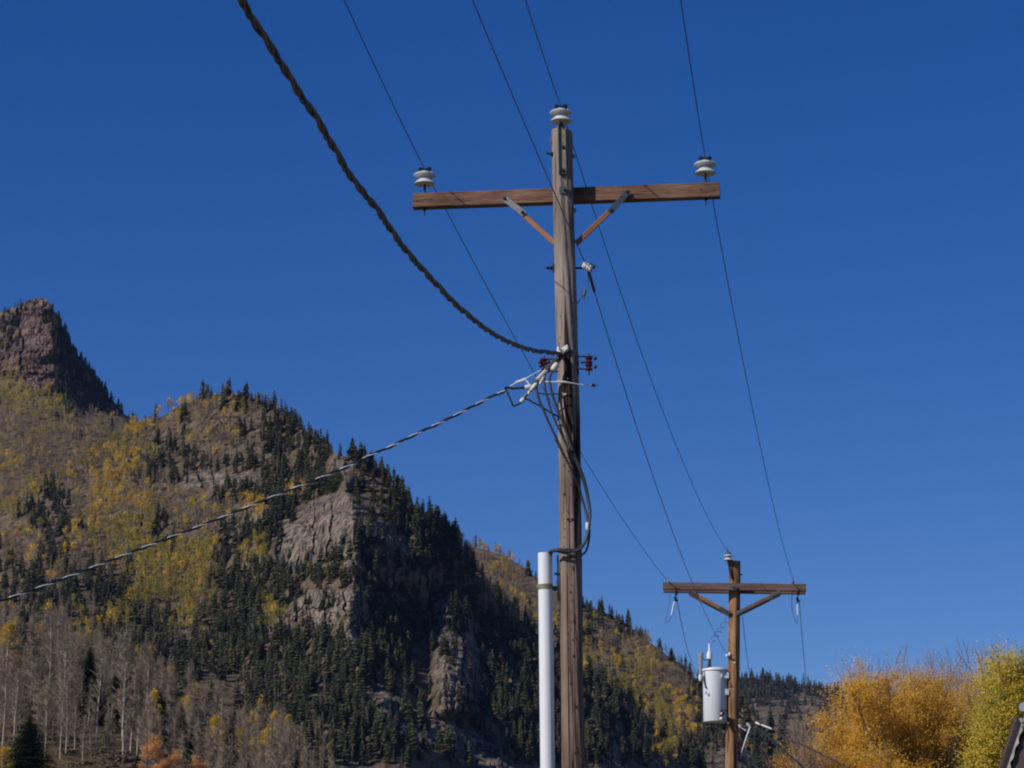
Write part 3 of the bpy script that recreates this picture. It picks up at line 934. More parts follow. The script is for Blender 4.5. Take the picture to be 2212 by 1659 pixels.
def put(kind, px, py, f=1., rock=False):
    lo, hi = SIZE[kind]
    cand.append((kind, px, py, random.uniform(lo, hi) * f, rock))


def settle():
    px = np.array([c[1] for c in cand]); py = np.array([c[2] for c in cand])
    left = np.ones(len(px), bool)
    onrock = soft_mask(ROCK_B, px, py) > .5
    for H in FRONT:
        ok = left & (px > H.x0) & (px < H.x1) & (py > H.ridge(px))
        idx = np.nonzero(ok)[0]; left[idx] = False
        if not len(idx): continue
        W_ = Pn(px[idx], py[idx], H.D(px[idx], py[idx]))
        for i, w3 in zip(idx, W_):
            k, x_, y_, h, rock = cand[i]
            if H is HB and rock and onrock[i] and random.random() < .8: continue
            spots.append((k, w3[0], w3[1], w3[2], h, x_, y_, H.name))



for r_i, runs in enumerate(VEG):
    row = []
    for k_ in range(0, len(runs), 2): row += [KEYS[runs[k_]]] * runs[k_ + 1]
    for c_i, ch in enumerate(row):
        if ch == '.' and not (r_i > 10): continue
        for kind, nper in DENS.get(ch, []):
            nper *= MULT.get(kind, 1) * (1.7 if (c_i < 7 and 4 <= r_i <= 8 and kind != 'conifer') else 1)
            n_ = int(nper) + (random.random() < nper % 1)
            for _ in range(n_):
                sx_ = 50 * (c_i + random.random()) + random.gauss(0, 9); sy_ = 650 + 50 * (r_i + random.random()) + random.gauss(0, 9)
                px, py = sx_ / 1.0597, sy_ / 1.0597
                if HF.ridge(px) < py - 12: continue
                put(kind, px, py, 1., kind != 'shrub')
# the left margin and the lower part of the flank, then the far ridge on the right
for _ in range(260):       # the peak's dark side and its tree-covered shoulder
    py = random.uniform(690, 900); px = random.uniform(118, 118 + (py - 690) * .85)
    put('conifer', px, py, .9)
for _ in range(60):
    px, py = random.uniform(-30, 30), random.uniform(668, 760)
    if px < 30 - (py - 700) * .15: put('conifer', px, py, .85)
for _ in range(160):
    px, py = random.uniform(-60, 0), random.uniform(690, 1400)
    put(random.choice(['bare_aspen', 'green_aspen', 'shrub', 'conifer'] if py > 800 else ['conifer', 'shrub']), px, py)
for _ in range(850):
    px = random.uniform(1560, 2230); yr = float(HD.ridge(px)); py = yr + abs(random.gauss(0, 1)) * 38
    if fbm(px / 60., py / 40., 123) > .12 and py > yr + 22: continue
    put('conifer', px, py, 1.7)
for _ in range(620):
    px = random.uniform(1580, 2230); py = float(HD.ridge(px)) + random.uniform(30, 260)
    put('shrub' if random.random() < .35 else 'conifer', px, py, 1.6)
for _ in range(110):      # wood above the cliff's sloping top edge
    px = random.uniform(585, 738); py = float(np.interp(px, [585, 640, 700, 712, 738], [1165, 1094, 1072, 1066, 1060])) - random.uniform(0, 95) * (1 if px < 708 else .25)
    put('conifer', px, py, .95)
for x0, x1, y0, y1, n_ in ((600, 735, 1226, 1272, 34), (705, 745, 1200, 1262, 9), (620, 720, 1285, 1330, 10), (945, 1000, 1320, 1500, 9), (1000, 1030, 1400, 1520, 5)):   # trees rooted on the rock
    for _ in range(n_): put('conifer', random.uniform(x0, x1), random.uniform(y0, y1), .85)
for _ in range(130):      # hillside's right shoulder
    px = random.uniform(1590, 1800); py = float(HC.ridge(px)) + random.uniform(0, 90)
    put(random.choice(['green_aspen', 'shrub', 'golden_aspen', 'conifer', 'bare_aspen']), px, py, .8)
# crowns that stand on the skylines, close together
for H, x0, x1, n_, kinds in ((HB, 430, 740, 34, ['conifer']), (HB, 740, 1010, 52, ['conifer']), (HA, -60, 62, 16, ['conifer']), (HA, 125, 330, 34, ['conifer']), (HB, 330, 430, 6, ['conifer', 'golden_aspen']),
                          (HC, 1010, 1270, 26, ['golden_aspen', 'bare_aspen', 'conifer', 'bare_aspen']), (HC, 1170, 1600, 60, ['conifer']), (HB, 1010, 1560, 60, ['conifer']), (HB, 60, 330, 40, ['golden_aspen', 'green_aspen', 'bare_aspen'])):
    for _ in range(n_):
        px = random.uniform(x0, x1)
        put(random.choice(kinds), px, float(H.ridge(px)) + random.uniform(1, 9), random.uniform(.65, 1.1))

settle()
for _ in range(1500):        # brown brush on the near slope
    px = random.uniform(-60, 900); yr = float(np.interp(px, FRX, FRY)); py = random.uniform(yr + 2, 1760)
    if 165 < px < 275 and 1565 + .3 * (px - 165) < py < 1600 + .35 * (px - 165) and random.random() < .9: continue
    p = P(px, py, float(DF(np.array(px), np.array(py))))
    spots.append(('shrub', p.x, p.y, p.z, random.uniform(.5, 1.5), px, py, 'grassy_slope'))
LAB = {
    'conifer': {'rocky_peak': 'small dark conifer standing on the distant red rock peak at far left', 'mountain': 'dark conifer growing on the big mountain around the pale cliffs',
                'hillside': 'dark conifer growing on the sunlit hillside behind the two utility poles', 'far_ridge': 'tiny hazy blue conifer on the farthest ridge behind the transformer'},
    'golden_aspen': {'rocky_peak': 'small golden aspen on the slope under the red peak', 'mountain': 'golden autumn aspen growing on the slope left of the pale cliff',
                     'hillside': 'golden autumn aspen growing on the hillside behind the poles', 'far_ridge': 'golden aspen on the far ridge'},
    'green_aspen': {'rocky_peak': 'green yellow aspen on the slope under the red peak', 'mountain': 'green yellow aspen growing on the slope left of the pale cliff',
                    'hillside': 'green yellow aspen growing on the hillside behind the poles', 'far_ridge': 'green yellow aspen on the far ridge'},
    'bare_aspen': {'rocky_peak': 'leafless grey aspen on the slope under the red peak', 'mountain': 'leafless grey aspen growing on the open slope of the big mountain',
                   'hillside': 'leafless grey aspen growing on the hillside behind the poles', 'far_ridge': 'leafless aspen on the far ridge'},
}
NOUN = {'conifer': 'dark conifer', 'golden_aspen': 'golden autumn aspen', 'green_aspen': 'green yellow aspen', 'bare_aspen': 'leafless grey aspen'}


def zone(px, py):
    if py - float(HB.ridge(px)) < 26:
        return 'on the skyline of the big mountain, ' + ('by the saddle' if px < 430 else 'on its summit' if px < 640 else 'above the cliff' if px < 800 else 'halfway down right' if px < 930 else 'low on the right')
    if px > float(np.interp(py, EX[:, 0], EX[:, 1])):
        a = 'just right of the cliff' if px < 880 else 'around the lone buttress' if px < 1080 else 'behind the white conduit' if px < 1210 else 'right of the near pole'
        return 'on the shaded mountain flank ' + a + (', high up' if py < 1300 else ', low down' if py > 1500 else '')
    if px > 560 and py < 1440: return 'on the ledges of the pale cliff' if py > 1100 else 'in the wood above the pale cliff'
    side = 'near the left edge' if px < 140 else 'well left of the cliff' if px < 330 else 'midway to the cliff' if px < 470 else 'just left of the cliff'
    if py < 1000: return 'high on the summit slope, ' + side
    if py < 1110: return 'on the open upper slope, ' + side
    if py < 1230: return 'above the silver service cable, ' + side
    if py < 1330: return 'just below the silver service cable, ' + side
    if py < 1440: return 'low on the mountain, ' + side
    return 'at the mountain foot, ' + ('left of the scree' if px < 440 else 'around the scree' if px < 580 else 'below the cliff' if px < 720 else 'left of the buttress')


meshes = {k: [to_mesh(k, *v, mats) for v in vs_] for k, (vs_, mats) in KIND.items() if k != 'shrub'}
STUFFNAME = {'conifer': 'conifer_forest', 'golden_aspen': 'golden_aspen_grove', 'green_aspen': 'green_aspen_grove', 'bare_aspen': 'bare_aspen_grove', 'shrub': 'mountain_brush'}
CATS = {'conifer': 'conifer tree', 'golden_aspen': 'aspen tree', 'green_aspen': 'aspen tree', 'bare_aspen': 'bare tree', 'shrub': 'brush'}
for kind in KIND:
    mine = [s for s in spots if s[0] == kind]
    inview = lambda s: -5 < s[5] < 2217 and s[6] < 1665
    mine.sort(key=lambda s: (not inview(s), -s[4] / s[2]))
    n_ind = 0 if kind == 'shrub' else 298
    for s in mine[:n_ind]:
        o = bpy.data.objects.new(kind, random.choice(meshes[kind]))
        o.location = (s[1], s[2], s[3] - .3)
        o.rotation_euler = (random.uniform(-.04, .04), random.uniform(-.04, .04), random.uniform(0, 6.28))
        wv = random.uniform(.85, 1.25)
        o.scale = (s[4] * wv, s[4] * wv, s[4])
        C.objects.link(o)
        lb = LAB[kind][s[7]]
        if s[7] == 'mountain': lb = NOUN[kind] + ' ' + zone(s[5], s[6])
        tag(o, lb, CATS[kind], lb)
    rest = mine[n_ind:]
    if not rest: continue
    Vs, Fs, Ms, off = [], [], [], 0
    for s in rest:
        V, F, MI = KIND[kind][0][random.randrange(len(KIND[kind][0]))]
        a = random.uniform(0, 6.28); wv = random.uniform(.85, 1.3) * (1.3 if kind == 'shrub' else 1)
        ca, sa = math.cos(a) * s[4] * wv, math.sin(a) * s[4] * wv
        W_ = np.stack([V[:, 0]*ca - V[:, 1]*sa + s[1], V[:, 0]*sa + V[:, 1]*ca + s[2], V[:, 2]*s[4] + s[3] - .3], -1)
        Vs.append(W_); Fs.append(F + off); Ms.append(MI); off += len(V)
    me = to_mesh(STUFFNAME[kind], np.concatenate(Vs), np.concatenate(Fs), np.concatenate(Ms), KIND[kind][1])
    o = bpy.data.objects.new(STUFFNAME[kind], me); C.objects.link(o)
    tag(o, {'conifer': 'far mass of small dark conifers covering the upper mountainsides', 'golden_aspen': 'far scatter of golden aspens over the mountainsides',
            'green_aspen': 'far scatter of green yellow aspens over the mountainsides', 'bare_aspen': 'far mass of leafless grey aspens over the mountainsides',
            'shrub': 'low brown brush covering the open ground of the mountainsides'}[kind], CATS[kind], kind='stuff')
print('SPOTS', {k: sum(1 for s in spots if s[0] == k) for k in KIND})

# ================================================================ NEARER TREES
def leaf_cloud(mb, centers, n, spread, size, rr):
    for _ in range(n):
        c = rr.choice(centers)
        p = Vector((rr.gauss(c[0], spread), rr.gauss(c[1], spread), rr.gauss(c[2], spread * .9)))
        u = Vector((rr.gauss(0, 1), rr.gauss(0, 1), rr.gauss(0, 1))).normalized()
        q = u.cross(Vector((rr.gauss(0, 1), rr.gauss(0, 1), rr.gauss(0, 1)))).normalized()
        s_ = size * rr.uniform(.6, 1.3)
        k = len(mb.v)
        mb.v += [tuple(p - u*s_), tuple(p + q*s_*.6), tuple(p + u*s_), tuple(p - q*s_*.6)]
        mb.f.append((k, k+1, k+2, k+3)); mb.m.append(0)


def make_bare_aspen(seed):
    rr = random.Random(seed)
    t = MB(); pts, rads = [], []
    x = y = 0
    for i in range(13):
        h = i / 12
        pts.append((x, y, h - .02)); rads.append(.0078 * (1 - h) ** .7 + .0012)
        x += rr.gauss(0, .0035); y += rr.gauss(0, .0035)
    t.tube(pts, rads, 6)
    b = MB()
    for i in range(95):
        h = rr.uniform(.26, .97); k = min(int(h * 12), 11); p = Vector(pts[k]).lerp(Vector(pts[k+1]), h*12 - k)
        a = rr.uniform(0, 6.28); el = rr.uniform(.35, 1.2); l = rr.uniform(.5, 1) * .19 * (1.15 - h) ** .6
        d = Vector((math.cos(a)*math.cos(el), math.sin(a)*math.cos(el), math.sin(el)))
        e = p + d * l + Vector((0, 0, l*.15))
        b.tube([p, p.lerp(e, .5) + Vector((rr.gauss(0, .004), rr.gauss(0, .004), 0)), e], [.0022, .0016, .0008], 3, caps=False)
        for _ in range(11):
            q0 = p.lerp(e, rr.uniform(.15, 1)); dd = (d + Vector((rr.gauss(0, .6), rr.gauss(0, .6), rr.gauss(.2, .4)))).normalized()
            q1 = q0 + dd * l * rr.uniform(.2, .5)
            b.tube([q0, q1], [.0014, .0008], 3, caps=False)
    return t, b


def copy_tree(root):
    c = root.copy(); C.objects.link(c)
    for ch in root.children:
        d = ch.copy(); C.objects.link(d); d.parent = c
    return c


def proto_tree(name, parts, first_loc=(0, 0, 0)):
    r0 = empty(name, (0, 0, 0))
    for nm, mb, mt in parts:
        o = mb.build(nm, mt, r0)
    return r0


def place(proto_used, key, proto, px, py, Y, h, label, cat, group=None, wv=1., rot=None):
    if key in proto_used: o = copy_tree(proto)
    else: o = proto; proto_used.add(key)
    p = P(px, py, Y)
    o.location = (p.x, p.y, p.z - .1)
    o.rotation_euler = (random.gauss(0, .015), random.gauss(0, .015), random.uniform(0, 6.28) if rot is None else rot)
    o.scale = (h * wv, h * wv, h)
    o['label'] = label; o['category'] = cat
    if group: o['group'] = group
    return o


used = set()
barep = []
for i in range(6):
    t, b = make_bare_aspen(200 + i)
    barep.append(proto_tree('aspen_tree', [('trunk', t, M['bark_pale']), ('branches', b, M['twig'])]))
dullp = []
for i in range(6):
    t, b = make_bare_aspen(260 + i)
    dullp.append(proto_tree('aspen_tree', [('trunk', t, M['bark_grey']), ('branches', b, M['twig'])]))


def azone(x):
    return 'near the left edge' if x < 50 else 'behind the large spruce' if x < 110 else 'right of the large spruce' if x < 190 else 'around the tallest trunks' if x < 270 else 'left of the orange trees' if x < 310 else 'behind the orange trees' if x < 450 else 'by the small pointed spruce' if x < 540 else 'above the low spruces' if x < 620 else 'under the shaded wood'




def yF(px, py): return float(DF(np.array(px, float), np.array(py, float)))


# trunks one can tell apart in the photograph: (x, foot y, height in reading pixels)
trunks = [(208, 1612, 215), (266, 1630, 205), (282, 1628, 190), (296, 1632, 165), (240, 1608, 115), (264, 1598, 240), (222, 1560, 160), (166, 1500, 150), (106, 1490, 170), (136, 1560, 190),
          (68, 1480, 150), (130, 1640, 150), (142, 1628, 165), (98, 1636, 140), (316, 1545, 130), (346, 1540, 120), (476, 1655, 150), (412, 1630, 120), (178, 1650, 110), (10, 1490, 130),
          (190, 1570, 95), (232, 1580, 75), (160, 1620, 120), (5, 1610, 170), (30, 1600, 160), (585, 1650, 110), (620, 1655, 90), (650, 1650, 95)]
for x_, y_, hp in trunks:
    i = random.randrange(6)
    Y = yF(x_, y_); h = hp * Y / F_PX
    place(used, ('b', i), barep[i], x_, y_, Y, h, 'leafless aspen with bright white trunk on the near grassy slope, ' + azone(x_), 'bare tree', 'white trunked aspens ' + azone(x_), random.uniform(.9, 1.15))
for k in range(250):
    x_ = random.uniform(-30, 740); yr = float(np.interp(x_, FRX, FRY))
    y_ = random.uniform(yr + 4, yr + 210)
    if 150 < x_ < 320 and 1560 < y_ < 1640 and random.random() < .8: continue
    i = random.randrange(6); Y = yF(x_, y_)
    place(used, ('d', i), dullp[i], x_, y_, Y, random.uniform(7.5, 12.5) * (1 - .35 * max(0, x_ - 300) / 400), 'leafless aspen with dull grey trunk on the near grassy slope, ' + azone(x_), 'bare tree', 'grey trunked aspens ' + azone(x_), random.uniform(1.0, 1.45))


for i in range(6):      # any kind of crown not placed at all is dropped
    for key, lst in (('b', barep), ('d', dullp)):
        if (key, i) not in used:
            for ch in list(lst[i].children): bpy.data.objects.remove(ch)
            bpy.data.objects.remove(lst[i])


def spruce_mb(seed, tiers=46, br=13, ratio=.24):
    rr = random.Random(seed)
    t = MB(); t.tube([(0, 0, -.02), (0, 0, .5), (0, 0, .97)], [.014, .008, .002], 7)
    c = MB()
    for i in range(tiers):
        h = .06 + .93 * i / tiers
        Rr = ratio * (1 - h) ** .8 + .008
        for k in range(br):
            a = 6.283 * (k + rr.random()) / br; r1 = Rr * rr.uniform(.6, 1.15); dr = rr.uniform(.15, .5)
            d = Vector((math.cos(a), math.sin(a), 0)); sd_ = Vector((-d.y, d.x, 0))
            hh = h + rr.gauss(0, .006)
            nseg = 5 if r1 > .05 else 2
            for j in range(nseg):
                f0 = (j + .1) / nseg
                c0 = d * r1 * f0 + Vector((0, 0, hh - r1 * dr * f0 ** 1.5))
                for sg in (-1, 1):
                    ln = r1 * .34 * (1.1 - f0) + .006
                    e = c0 + (d * .8 + sd_ * sg).normalized() * ln + Vector((0, 0, -ln * rr.uniform(.1, .8)))
                    m1 = c0.lerp(e, .5) + Vector((0, 0, .003)); w_ = Vector((d.x, d.y, -.3)) * ln * .28
                    k0 = len(c.v)
                    c.v += [tuple(c0), tuple(m1 + w_), tuple(e), tuple(m1 - w_)]
                    c.f.append((k0, k0+1, k0+2, k0+3)); c.m.append(0)
    return t, c


sp = []
for i in range(2):
    t, c = spruce_mb(300 + i)
    sp.append(proto_tree('spruce_tree', [('trunk', t, M['bark_dark']), ('crown', c, M['needles_near'])]))
SPW = 1.55
for n_, (x_, y_, hp, lab, wv) in enumerate([
        (58, 1705, 162, 'large dark green spruce in the lower left corner, in front of bare aspens', 1.75),
        (56, 1400, 82, 'narrow dark spruce at far left above the leafless aspens, beside a golden crown', .85),
        (498, 1610, 66, 'small pointed spruce standing clear of brush at lower left centre', .8),
        (512, 1690, 70, 'dark spruce cut by the bottom edge, right of the orange trees', 1.0),
        (558, 1692, 62, 'low spruce at the bottom edge, leftmost of a close pair', .9),
        (588, 1690, 52, 'low spruce at the bottom edge, rightmost of a close pair', 1.0),
        (640, 1695, 60, 'bushy spruce at the bottom edge under the shaded slope', 1.2),
        (190, 1500, 105, 'dark spruce half hidden among pale aspen trunks, leftmost of three', 1.1),
        (205, 1560, 118, 'wide dark spruce low among the bare aspens, right of the leftmost trunks', 1.2),
        (268, 1530, 100, 'dark spruce just behind the tallest pair of white trunks', 1.2),
        (345, 1595, 100, 'dark spruce mass directly above the tallest orange tree', 1.3),
        (378, 1560, 80, 'dark spruce between the two golden aspens', 1.2),
        (182, 1470, 80, 'dark spruce at the top edge of the bare aspens', 1.2),
        (410, 1650, 70, 'dark spruce right behind the rightmost orange tree', 1.0),
        (248, 1560, 112, 'dark spruce between two tall white aspen trunks', 1.0),
        (335, 1570, 92, 'dark spruce right of the small golden aspen', 1.0),
        (390, 1600, 85, 'dark spruce above the orange trees', 1.0),
        (358, 1612, 75, 'short wide spruce just behind the orange trees', 1.2),
        (298, 1664, 50, 'small spruce left of the orange trees at the bottom edge', .9),
        (410, 1545, 40, 'small yellowing spruce beside golden leaves in the middle of the slope', 1.1)]):
    Y = yF(x_, y_); h = hp * Y / F_PX
    place(used, ('s', n_ % 2), sp[n_ % 2], x_, y_, Y, h, lab, 'spruce', None, wv * SPW)


def small_leafy(seed, mname, n=1400, sx=.16, base=.2):
    rr = random.Random(seed)
    t = MB(); t.tube([(0, 0, -.02), (.01, 0, .4), (0, .01, .9)], [.012, .008, .002], 6)
    for i in range(14):
        h = rr.uniform(.25, .8); a = rr.uniform(0, 6.28)
        t.tube([(.005, 0, h), (math.cos(a)*.1, math.sin(a)*.1, h + .13)], [.004, .001], 4)
    c = MB()
    cl = []
    for i in range(30):
        h = rr.uniform(base, .95); f_ = math.sin(math.pi * min(1, (h - base + .12) / (1.1 - base))) ** .6
        a = rr.uniform(0, 6.28); r1 = sx * f_ * math.sqrt(rr.random())
        cl.append((r1*math.cos(a), r1*math.sin(a), h))
    leaf_cloud(c, cl, n, .035, .012, rr)
    return t, c


t, c = small_leafy(400, 'orange', 4200, .22, .1)
orp = proto_tree('orange_tree', [('trunk', t, M['twig_dark']), ('crown', c, M['orange'])])
for x_, y_, hp, lab, wv in [(328, 1705, 118, 'tallest orange leaved tree at the bottom edge, left of its two neighbours', .95), (375, 1702, 84, 'middle one of the orange leaved trees at the bottom edge', 1.1),
                            (424, 1704, 72, 'rightmost and lowest orange leaved tree at the bottom edge', 1.4), (350, 1700, 62, 'small orange leaved bush between the two taller orange trees', 1.4)]:
    Y = yF(x_, 1690) * .93; place(used, 'o', orp, x_, y_, Y, hp * Y / F_PX, lab, 'tree', None, wv * 1.2)
t, c = small_leafy(401, 'gold', 2200, .19, .12)
gop = proto_tree('golden_aspen_tree', [('trunk', t, M['bark_pale']), ('crown', c, M['gold'])])
for x_, y_, hp, lab, wv in [(14, 1440, 100, 'golden aspen at the left edge beside the narrow dark spruce', 1.2), (3, 1690, 78, 'golden tree in the lower left corner beside the large spruce', 1.5),
                            (330, 1580, 92, 'single golden aspen between bare trunks above the orange trees', .9), (402, 1570, 70, 'golden aspen touching the small yellowing spruce', 1.3),
                            (466, 1640, 95, 'pale golden aspen left of the small pointed spruce', 1.2), (520, 1640, 70, 'golden aspen right of the small pointed spruce', 1.2),
                            (575, 1645, 75, 'golden aspen in the grey brush left of the shaded slope', 1.1), (592, 1590, 55, 'small golden aspen beside a bare crown below the shaded spruces', 1.0),
                            (622, 1592, 50, 'small bright golden aspen nearest the dark conifers', 1.2), (548, 1650, 60, 'dull golden aspen above the two low spruces', 1.2)]:
    Y = yF(x_, y_) * .97; place(used, 'g', gop, x_, y_, Y, hp * Y / F_PX, lab, 'aspen tree', None, wv * 1.15)


# the cottonwoods at lower right: trunk, limbs, twigs and leaf clumps, about 80 m off
def big_tree(name, seed, base, height, spread, leafm, nleaf, label, low=.25, twigfrac=1., lsize=.022, top_sparse=.5, prof=None):
    rr = random.Random(seed)
    root = empty(name, base)
    tr, tw, lf = MB(), MB(), MB()
    tips = []
    bx, by, bz = base

    def grow(p, d, l, r0, lev):
        n = 4
        pts = [p.copy()]; q = p.copy(); dd = d.copy()
        for i in range(n):
            dd = (dd + Vector((rr.gauss(0, .14), rr.gauss(0, .14), rr.gauss(.05, .08)))).normalized()
            q = q + dd * l / n; pts.append(q.copy())
        (tr if lev < 3 else tw).tube(pts, [r0 * (1 - .45 * i / n) for i in range(n + 1)], 7 if lev < 2 else (5 if lev < 3 else 3), caps=False)
        if lev >= 4:
            tips.append((pts[-1], dd)); tips.append((pts[2], dd)); return
        nb = (5, 5, 4, 4)[lev]
        for k in range(nb):
            t_ = rr.uniform(.35, 1.0); j = min(int(t_ * n), n - 1); s0 = pts[j].lerp(pts[j+1], t_*n - j)
            a = rr.uniform(0, 6.28); up = Vector((math.cos(a), math.sin(a), rr.uniform(.1, .7)))
            nd = (dd * rr.uniform(.5, 1.0) + up * rr.uniform(.5, .9)).normalized()
            grow(s0, nd, l * rr.uniform(.55, .75), r0 * rr.uniform(.42, .6), lev + 1)
    for s_ in range(3):
        a = 6.28 * s_ / 3 + rr.random()
        d = Vector((math.cos(a) * .35 * spread, math.sin(a) * .35 * spread, 1)).normalized()
        grow(Vector(base), d, height * .42, height * .016, 0)
    tips_ = [(p, d) for p, d in tips if (p.z - bz) < height * 1.02]
    # scale to the height asked for
    top = float(np.percentile([p.z - bz for p, d in tips], 96)); f = height / top * .97
    for mb in (tr, tw):
        mb.v = [(bx + (v[0]-bx)*f*spread, by + (v[1]-by)*f*spread, bz + (v[2]-bz)*f) for v in mb.v]
    tips = [(Vector((bx + (p.x-bx)*f*spread, by + (p.y-by)*f*spread, bz + (p.z-bz)*f)), d) for p, d in tips]
    tips = [t for t in tips if t[0].z - bz < height * 1.03]
    for p, d in tips:       # fine twigs beyond the last limbs
        for _ in range(1 if rr.random() < .5 * twigfrac else 0):
            e = p + (d + Vector((rr.gauss(0, .5), rr.gauss(0, .5), rr.gauss(.3, .3)))).normalized() * rr.uniform(.25, .6)
            tw.tube([p, e], [.006, .002], 3, caps=False)
    rng2 = np.random.default_rng(seed)
    T = np.array([tuple(p) for p, d in tips])
    hrel = (T[:, 2] - bz) / height
    lim = np.quantile(hrel, .975)
    wgt = (hrel < lim) * np.clip(1.25 - top_sparse * np.clip((hrel - .6) / .4, 0, 1), .08, 2) * np.where(hrel < low, .3, 1) * rng2.uniform(.15, 1.6, len(T)) ** 1.8
    ci = rng2.choice(len(T), nleaf, p=wgt / wgt.sum())
    p_ = T[ci] + rng2.normal(0, .25, (nleaf, 3)) * rng2.uniform(.15, 1.0, (nleaf, 1))
    ow = p_ - np.array([bx, by, bz + height * .55]); ow /= np.linalg.norm(ow, axis=1)[:, None] + 1e-6
    nr_ = rng2.normal(size=(nleaf, 3)) * .75 + ow * .9 + np.array(L) * .7; nr_ /= np.linalg.norm(nr_, axis=1)[:, None]
    u = np.cross(nr_, rng2.normal(size=(nleaf, 3))); u /= np.linalg.norm(u, axis=1)[:, None]
    q = np.cross(nr_, u)
    s_ = (lsize * rng2.uniform(.6, 1.4, nleaf))[:, None]
    V = np.stack([p_ - u*s_, p_ + q*s_*.65, p_ + u*s_, p_ - q*s_*.65], 1).reshape(-1, 3) - np.array(base)
    zl = bz + height * lim * 1.035
    for mb in (tw, tr):
        mb.f = [f_ for f_ in mb.f if max(mb.v[i][2] for i in f_) < zl]; mb.m = mb.m[:len(mb.f)]
    me = to_mesh('crown', V, np.arange(nleaf*4).reshape(-1, 4), np.zeros(nleaf), [leafm])
    o = bpy.data.objects.new('crown', me); C.objects.link(o); o.parent = root
    tr.build('trunk', M['bark_willow'], root, smooth=True, origin=base)
    tw.build('twigs', M['twig_dark'], root, origin=base)
    tag(root, label, 'tree', 'autumn cottonwoods at lower right')
    return root


def base_at(px, Y): p = P(px, 1600, Y); return (p.x, Y, 0.0)


def H_at(py, Y): return P(1106, py, Y).z


big_tree('cottonwood_tree', 501, base_at(1932, 78), H_at(1445, 78), .54, M['will_gold'], 420000, 'broad golden cottonwood, the fullest crown of the trees behind the service cables', top_sparse=.4)
big_tree('cottonwood_tree', 502, base_at(1820, 74), H_at(1592, 74), .42, M['will_gold'], 200000, 'lower golden tree at the left end of the cottonwoods, beside the transformer pole', top_sparse=.5)
big_tree('cottonwood_tree', 503, base_at(2045, 88), H_at(1408, 88), .46, M['will_brown'], 130000, 'tall thin amber cottonwood with twigs showing against the sky', top_sparse=1.15, twigfrac=2)
big_tree('cottonwood_tree', 504, base_at(2214, 66), H_at(1412, 66), .31, M['will_green'], 340000, 'green and yellow cottonwood standing beside the brown gable', top_sparse=.4)
big_tree('cottonwood_tree', 505, base_at(1738, 70), H_at(1560, 70), .17, M['will_brown'], 4500, 'nearly bare pinkish grey tree behind the golden ones', top_sparse=1.1, twigfrac=2)
big_tree('cottonwood_tree', 506, base_at(1990, 84), H_at(1455, 84), .50, M['will_gold'], 280000, 'golden cottonwood squeezed between the broad golden crown and the amber one', top_sparse=.5)

# ================================================================ NEAR UTILITY POLE
Y1 = 22.5
AX0, AX1 = P(1216, 284, Y1), P(1240, 1659, Y1)
dirp = (AX1 - AX0).normalized()
foot = AX0 + dirp * ((AX0.z + .0) / -dirp.z)
SC1 = 1 / 266.5          # metres per reading pixel near the crossarm


def axis1(py):
    t = (py - 284) / (1659 - 284)
    return P(1216 + 24 * t, py, Y1)


pole = empty('utility_pole', foot)
tag(pole, 'weathered grey wooden utility pole with single crossarm, nearest to the viewer', 'utility pole')


def pole_shaft(top, bottom, r_top, r_bot, mats, parent, seed, skew=0., n=160, rings=170, checks=9, extra=None):
    rr = random.Random(seed)
    mb = MB()
    ax = (top - bottom).normalized(); Lp = (top - bottom).length
    x = ax.cross(Vector((0, 1, 0))).normalized(); y = ax.cross(x)
    cks = [(rr.uniform(0, 6.28), rr.uniform(.25, .98), rr.uniform(.06, .35), rr.uniform(.004, .009)) for _ in range(checks)]
    if seed == 3: cks += [(1.26, .47, .20, .013), (1.95, .60, .10, .006), (1.5, .3, .12, .010)]
    cw = .055 if n > 100 else .10
    vs_ = []
    for i in range(rings + 1):
        t = i / rings
        c = bottom.lerp(top, t) + x * .006 * math.sin(t * 11 + seed) + y * .006 * math.sin(t * 8)
        rad = r_bot + (r_top - r_bot) * t
        for k in range(n):
            a = 2*math.pi*k/n
            dr = .0035 * math.sin(5*a + 3*t*4 + seed) + .002 * math.sin(11*a + t*60) + rr.gauss(0, .0006)
            for ca, ct, cl, cd in cks:
                da = abs((a - ca + math.pi) % (2*math.pi) - math.pi)
                if da < cw and abs(t - ct) < cl: dr -= cd * (1 - da / cw) * (1 - (abs(t - ct) / cl) ** 2)
            r_ = rad + dr
            v = c + (x*math.cos(a) + y*math.sin(a)) * r_
            if i == rings: v = v + ax * skew * math.cos(a)
            vs_.append(v)
    fs = []
    for i in range(rings):
        for k in range(n):
            fs.append((i*n + k, i*n + (k+1) % n, (i+1)*n + (k+1) % n, (i+1)*n + k))
    fs += [tuple(range(n - 1, -1, -1)), tuple(range(rings*n, rings*n + n))]
    mb.add(vs_, fs)
    if extra:
        k0 = len(mb.v); mb.v += extra.v; mb.f += [tuple(i + k0 for i in f_) for f_ in extra.f]; mb.m += extra.m
    o = mb.build('shaft', mats, parent, smooth=True)
    for p in o.data.polygons: p.use_smooth = True
    return o


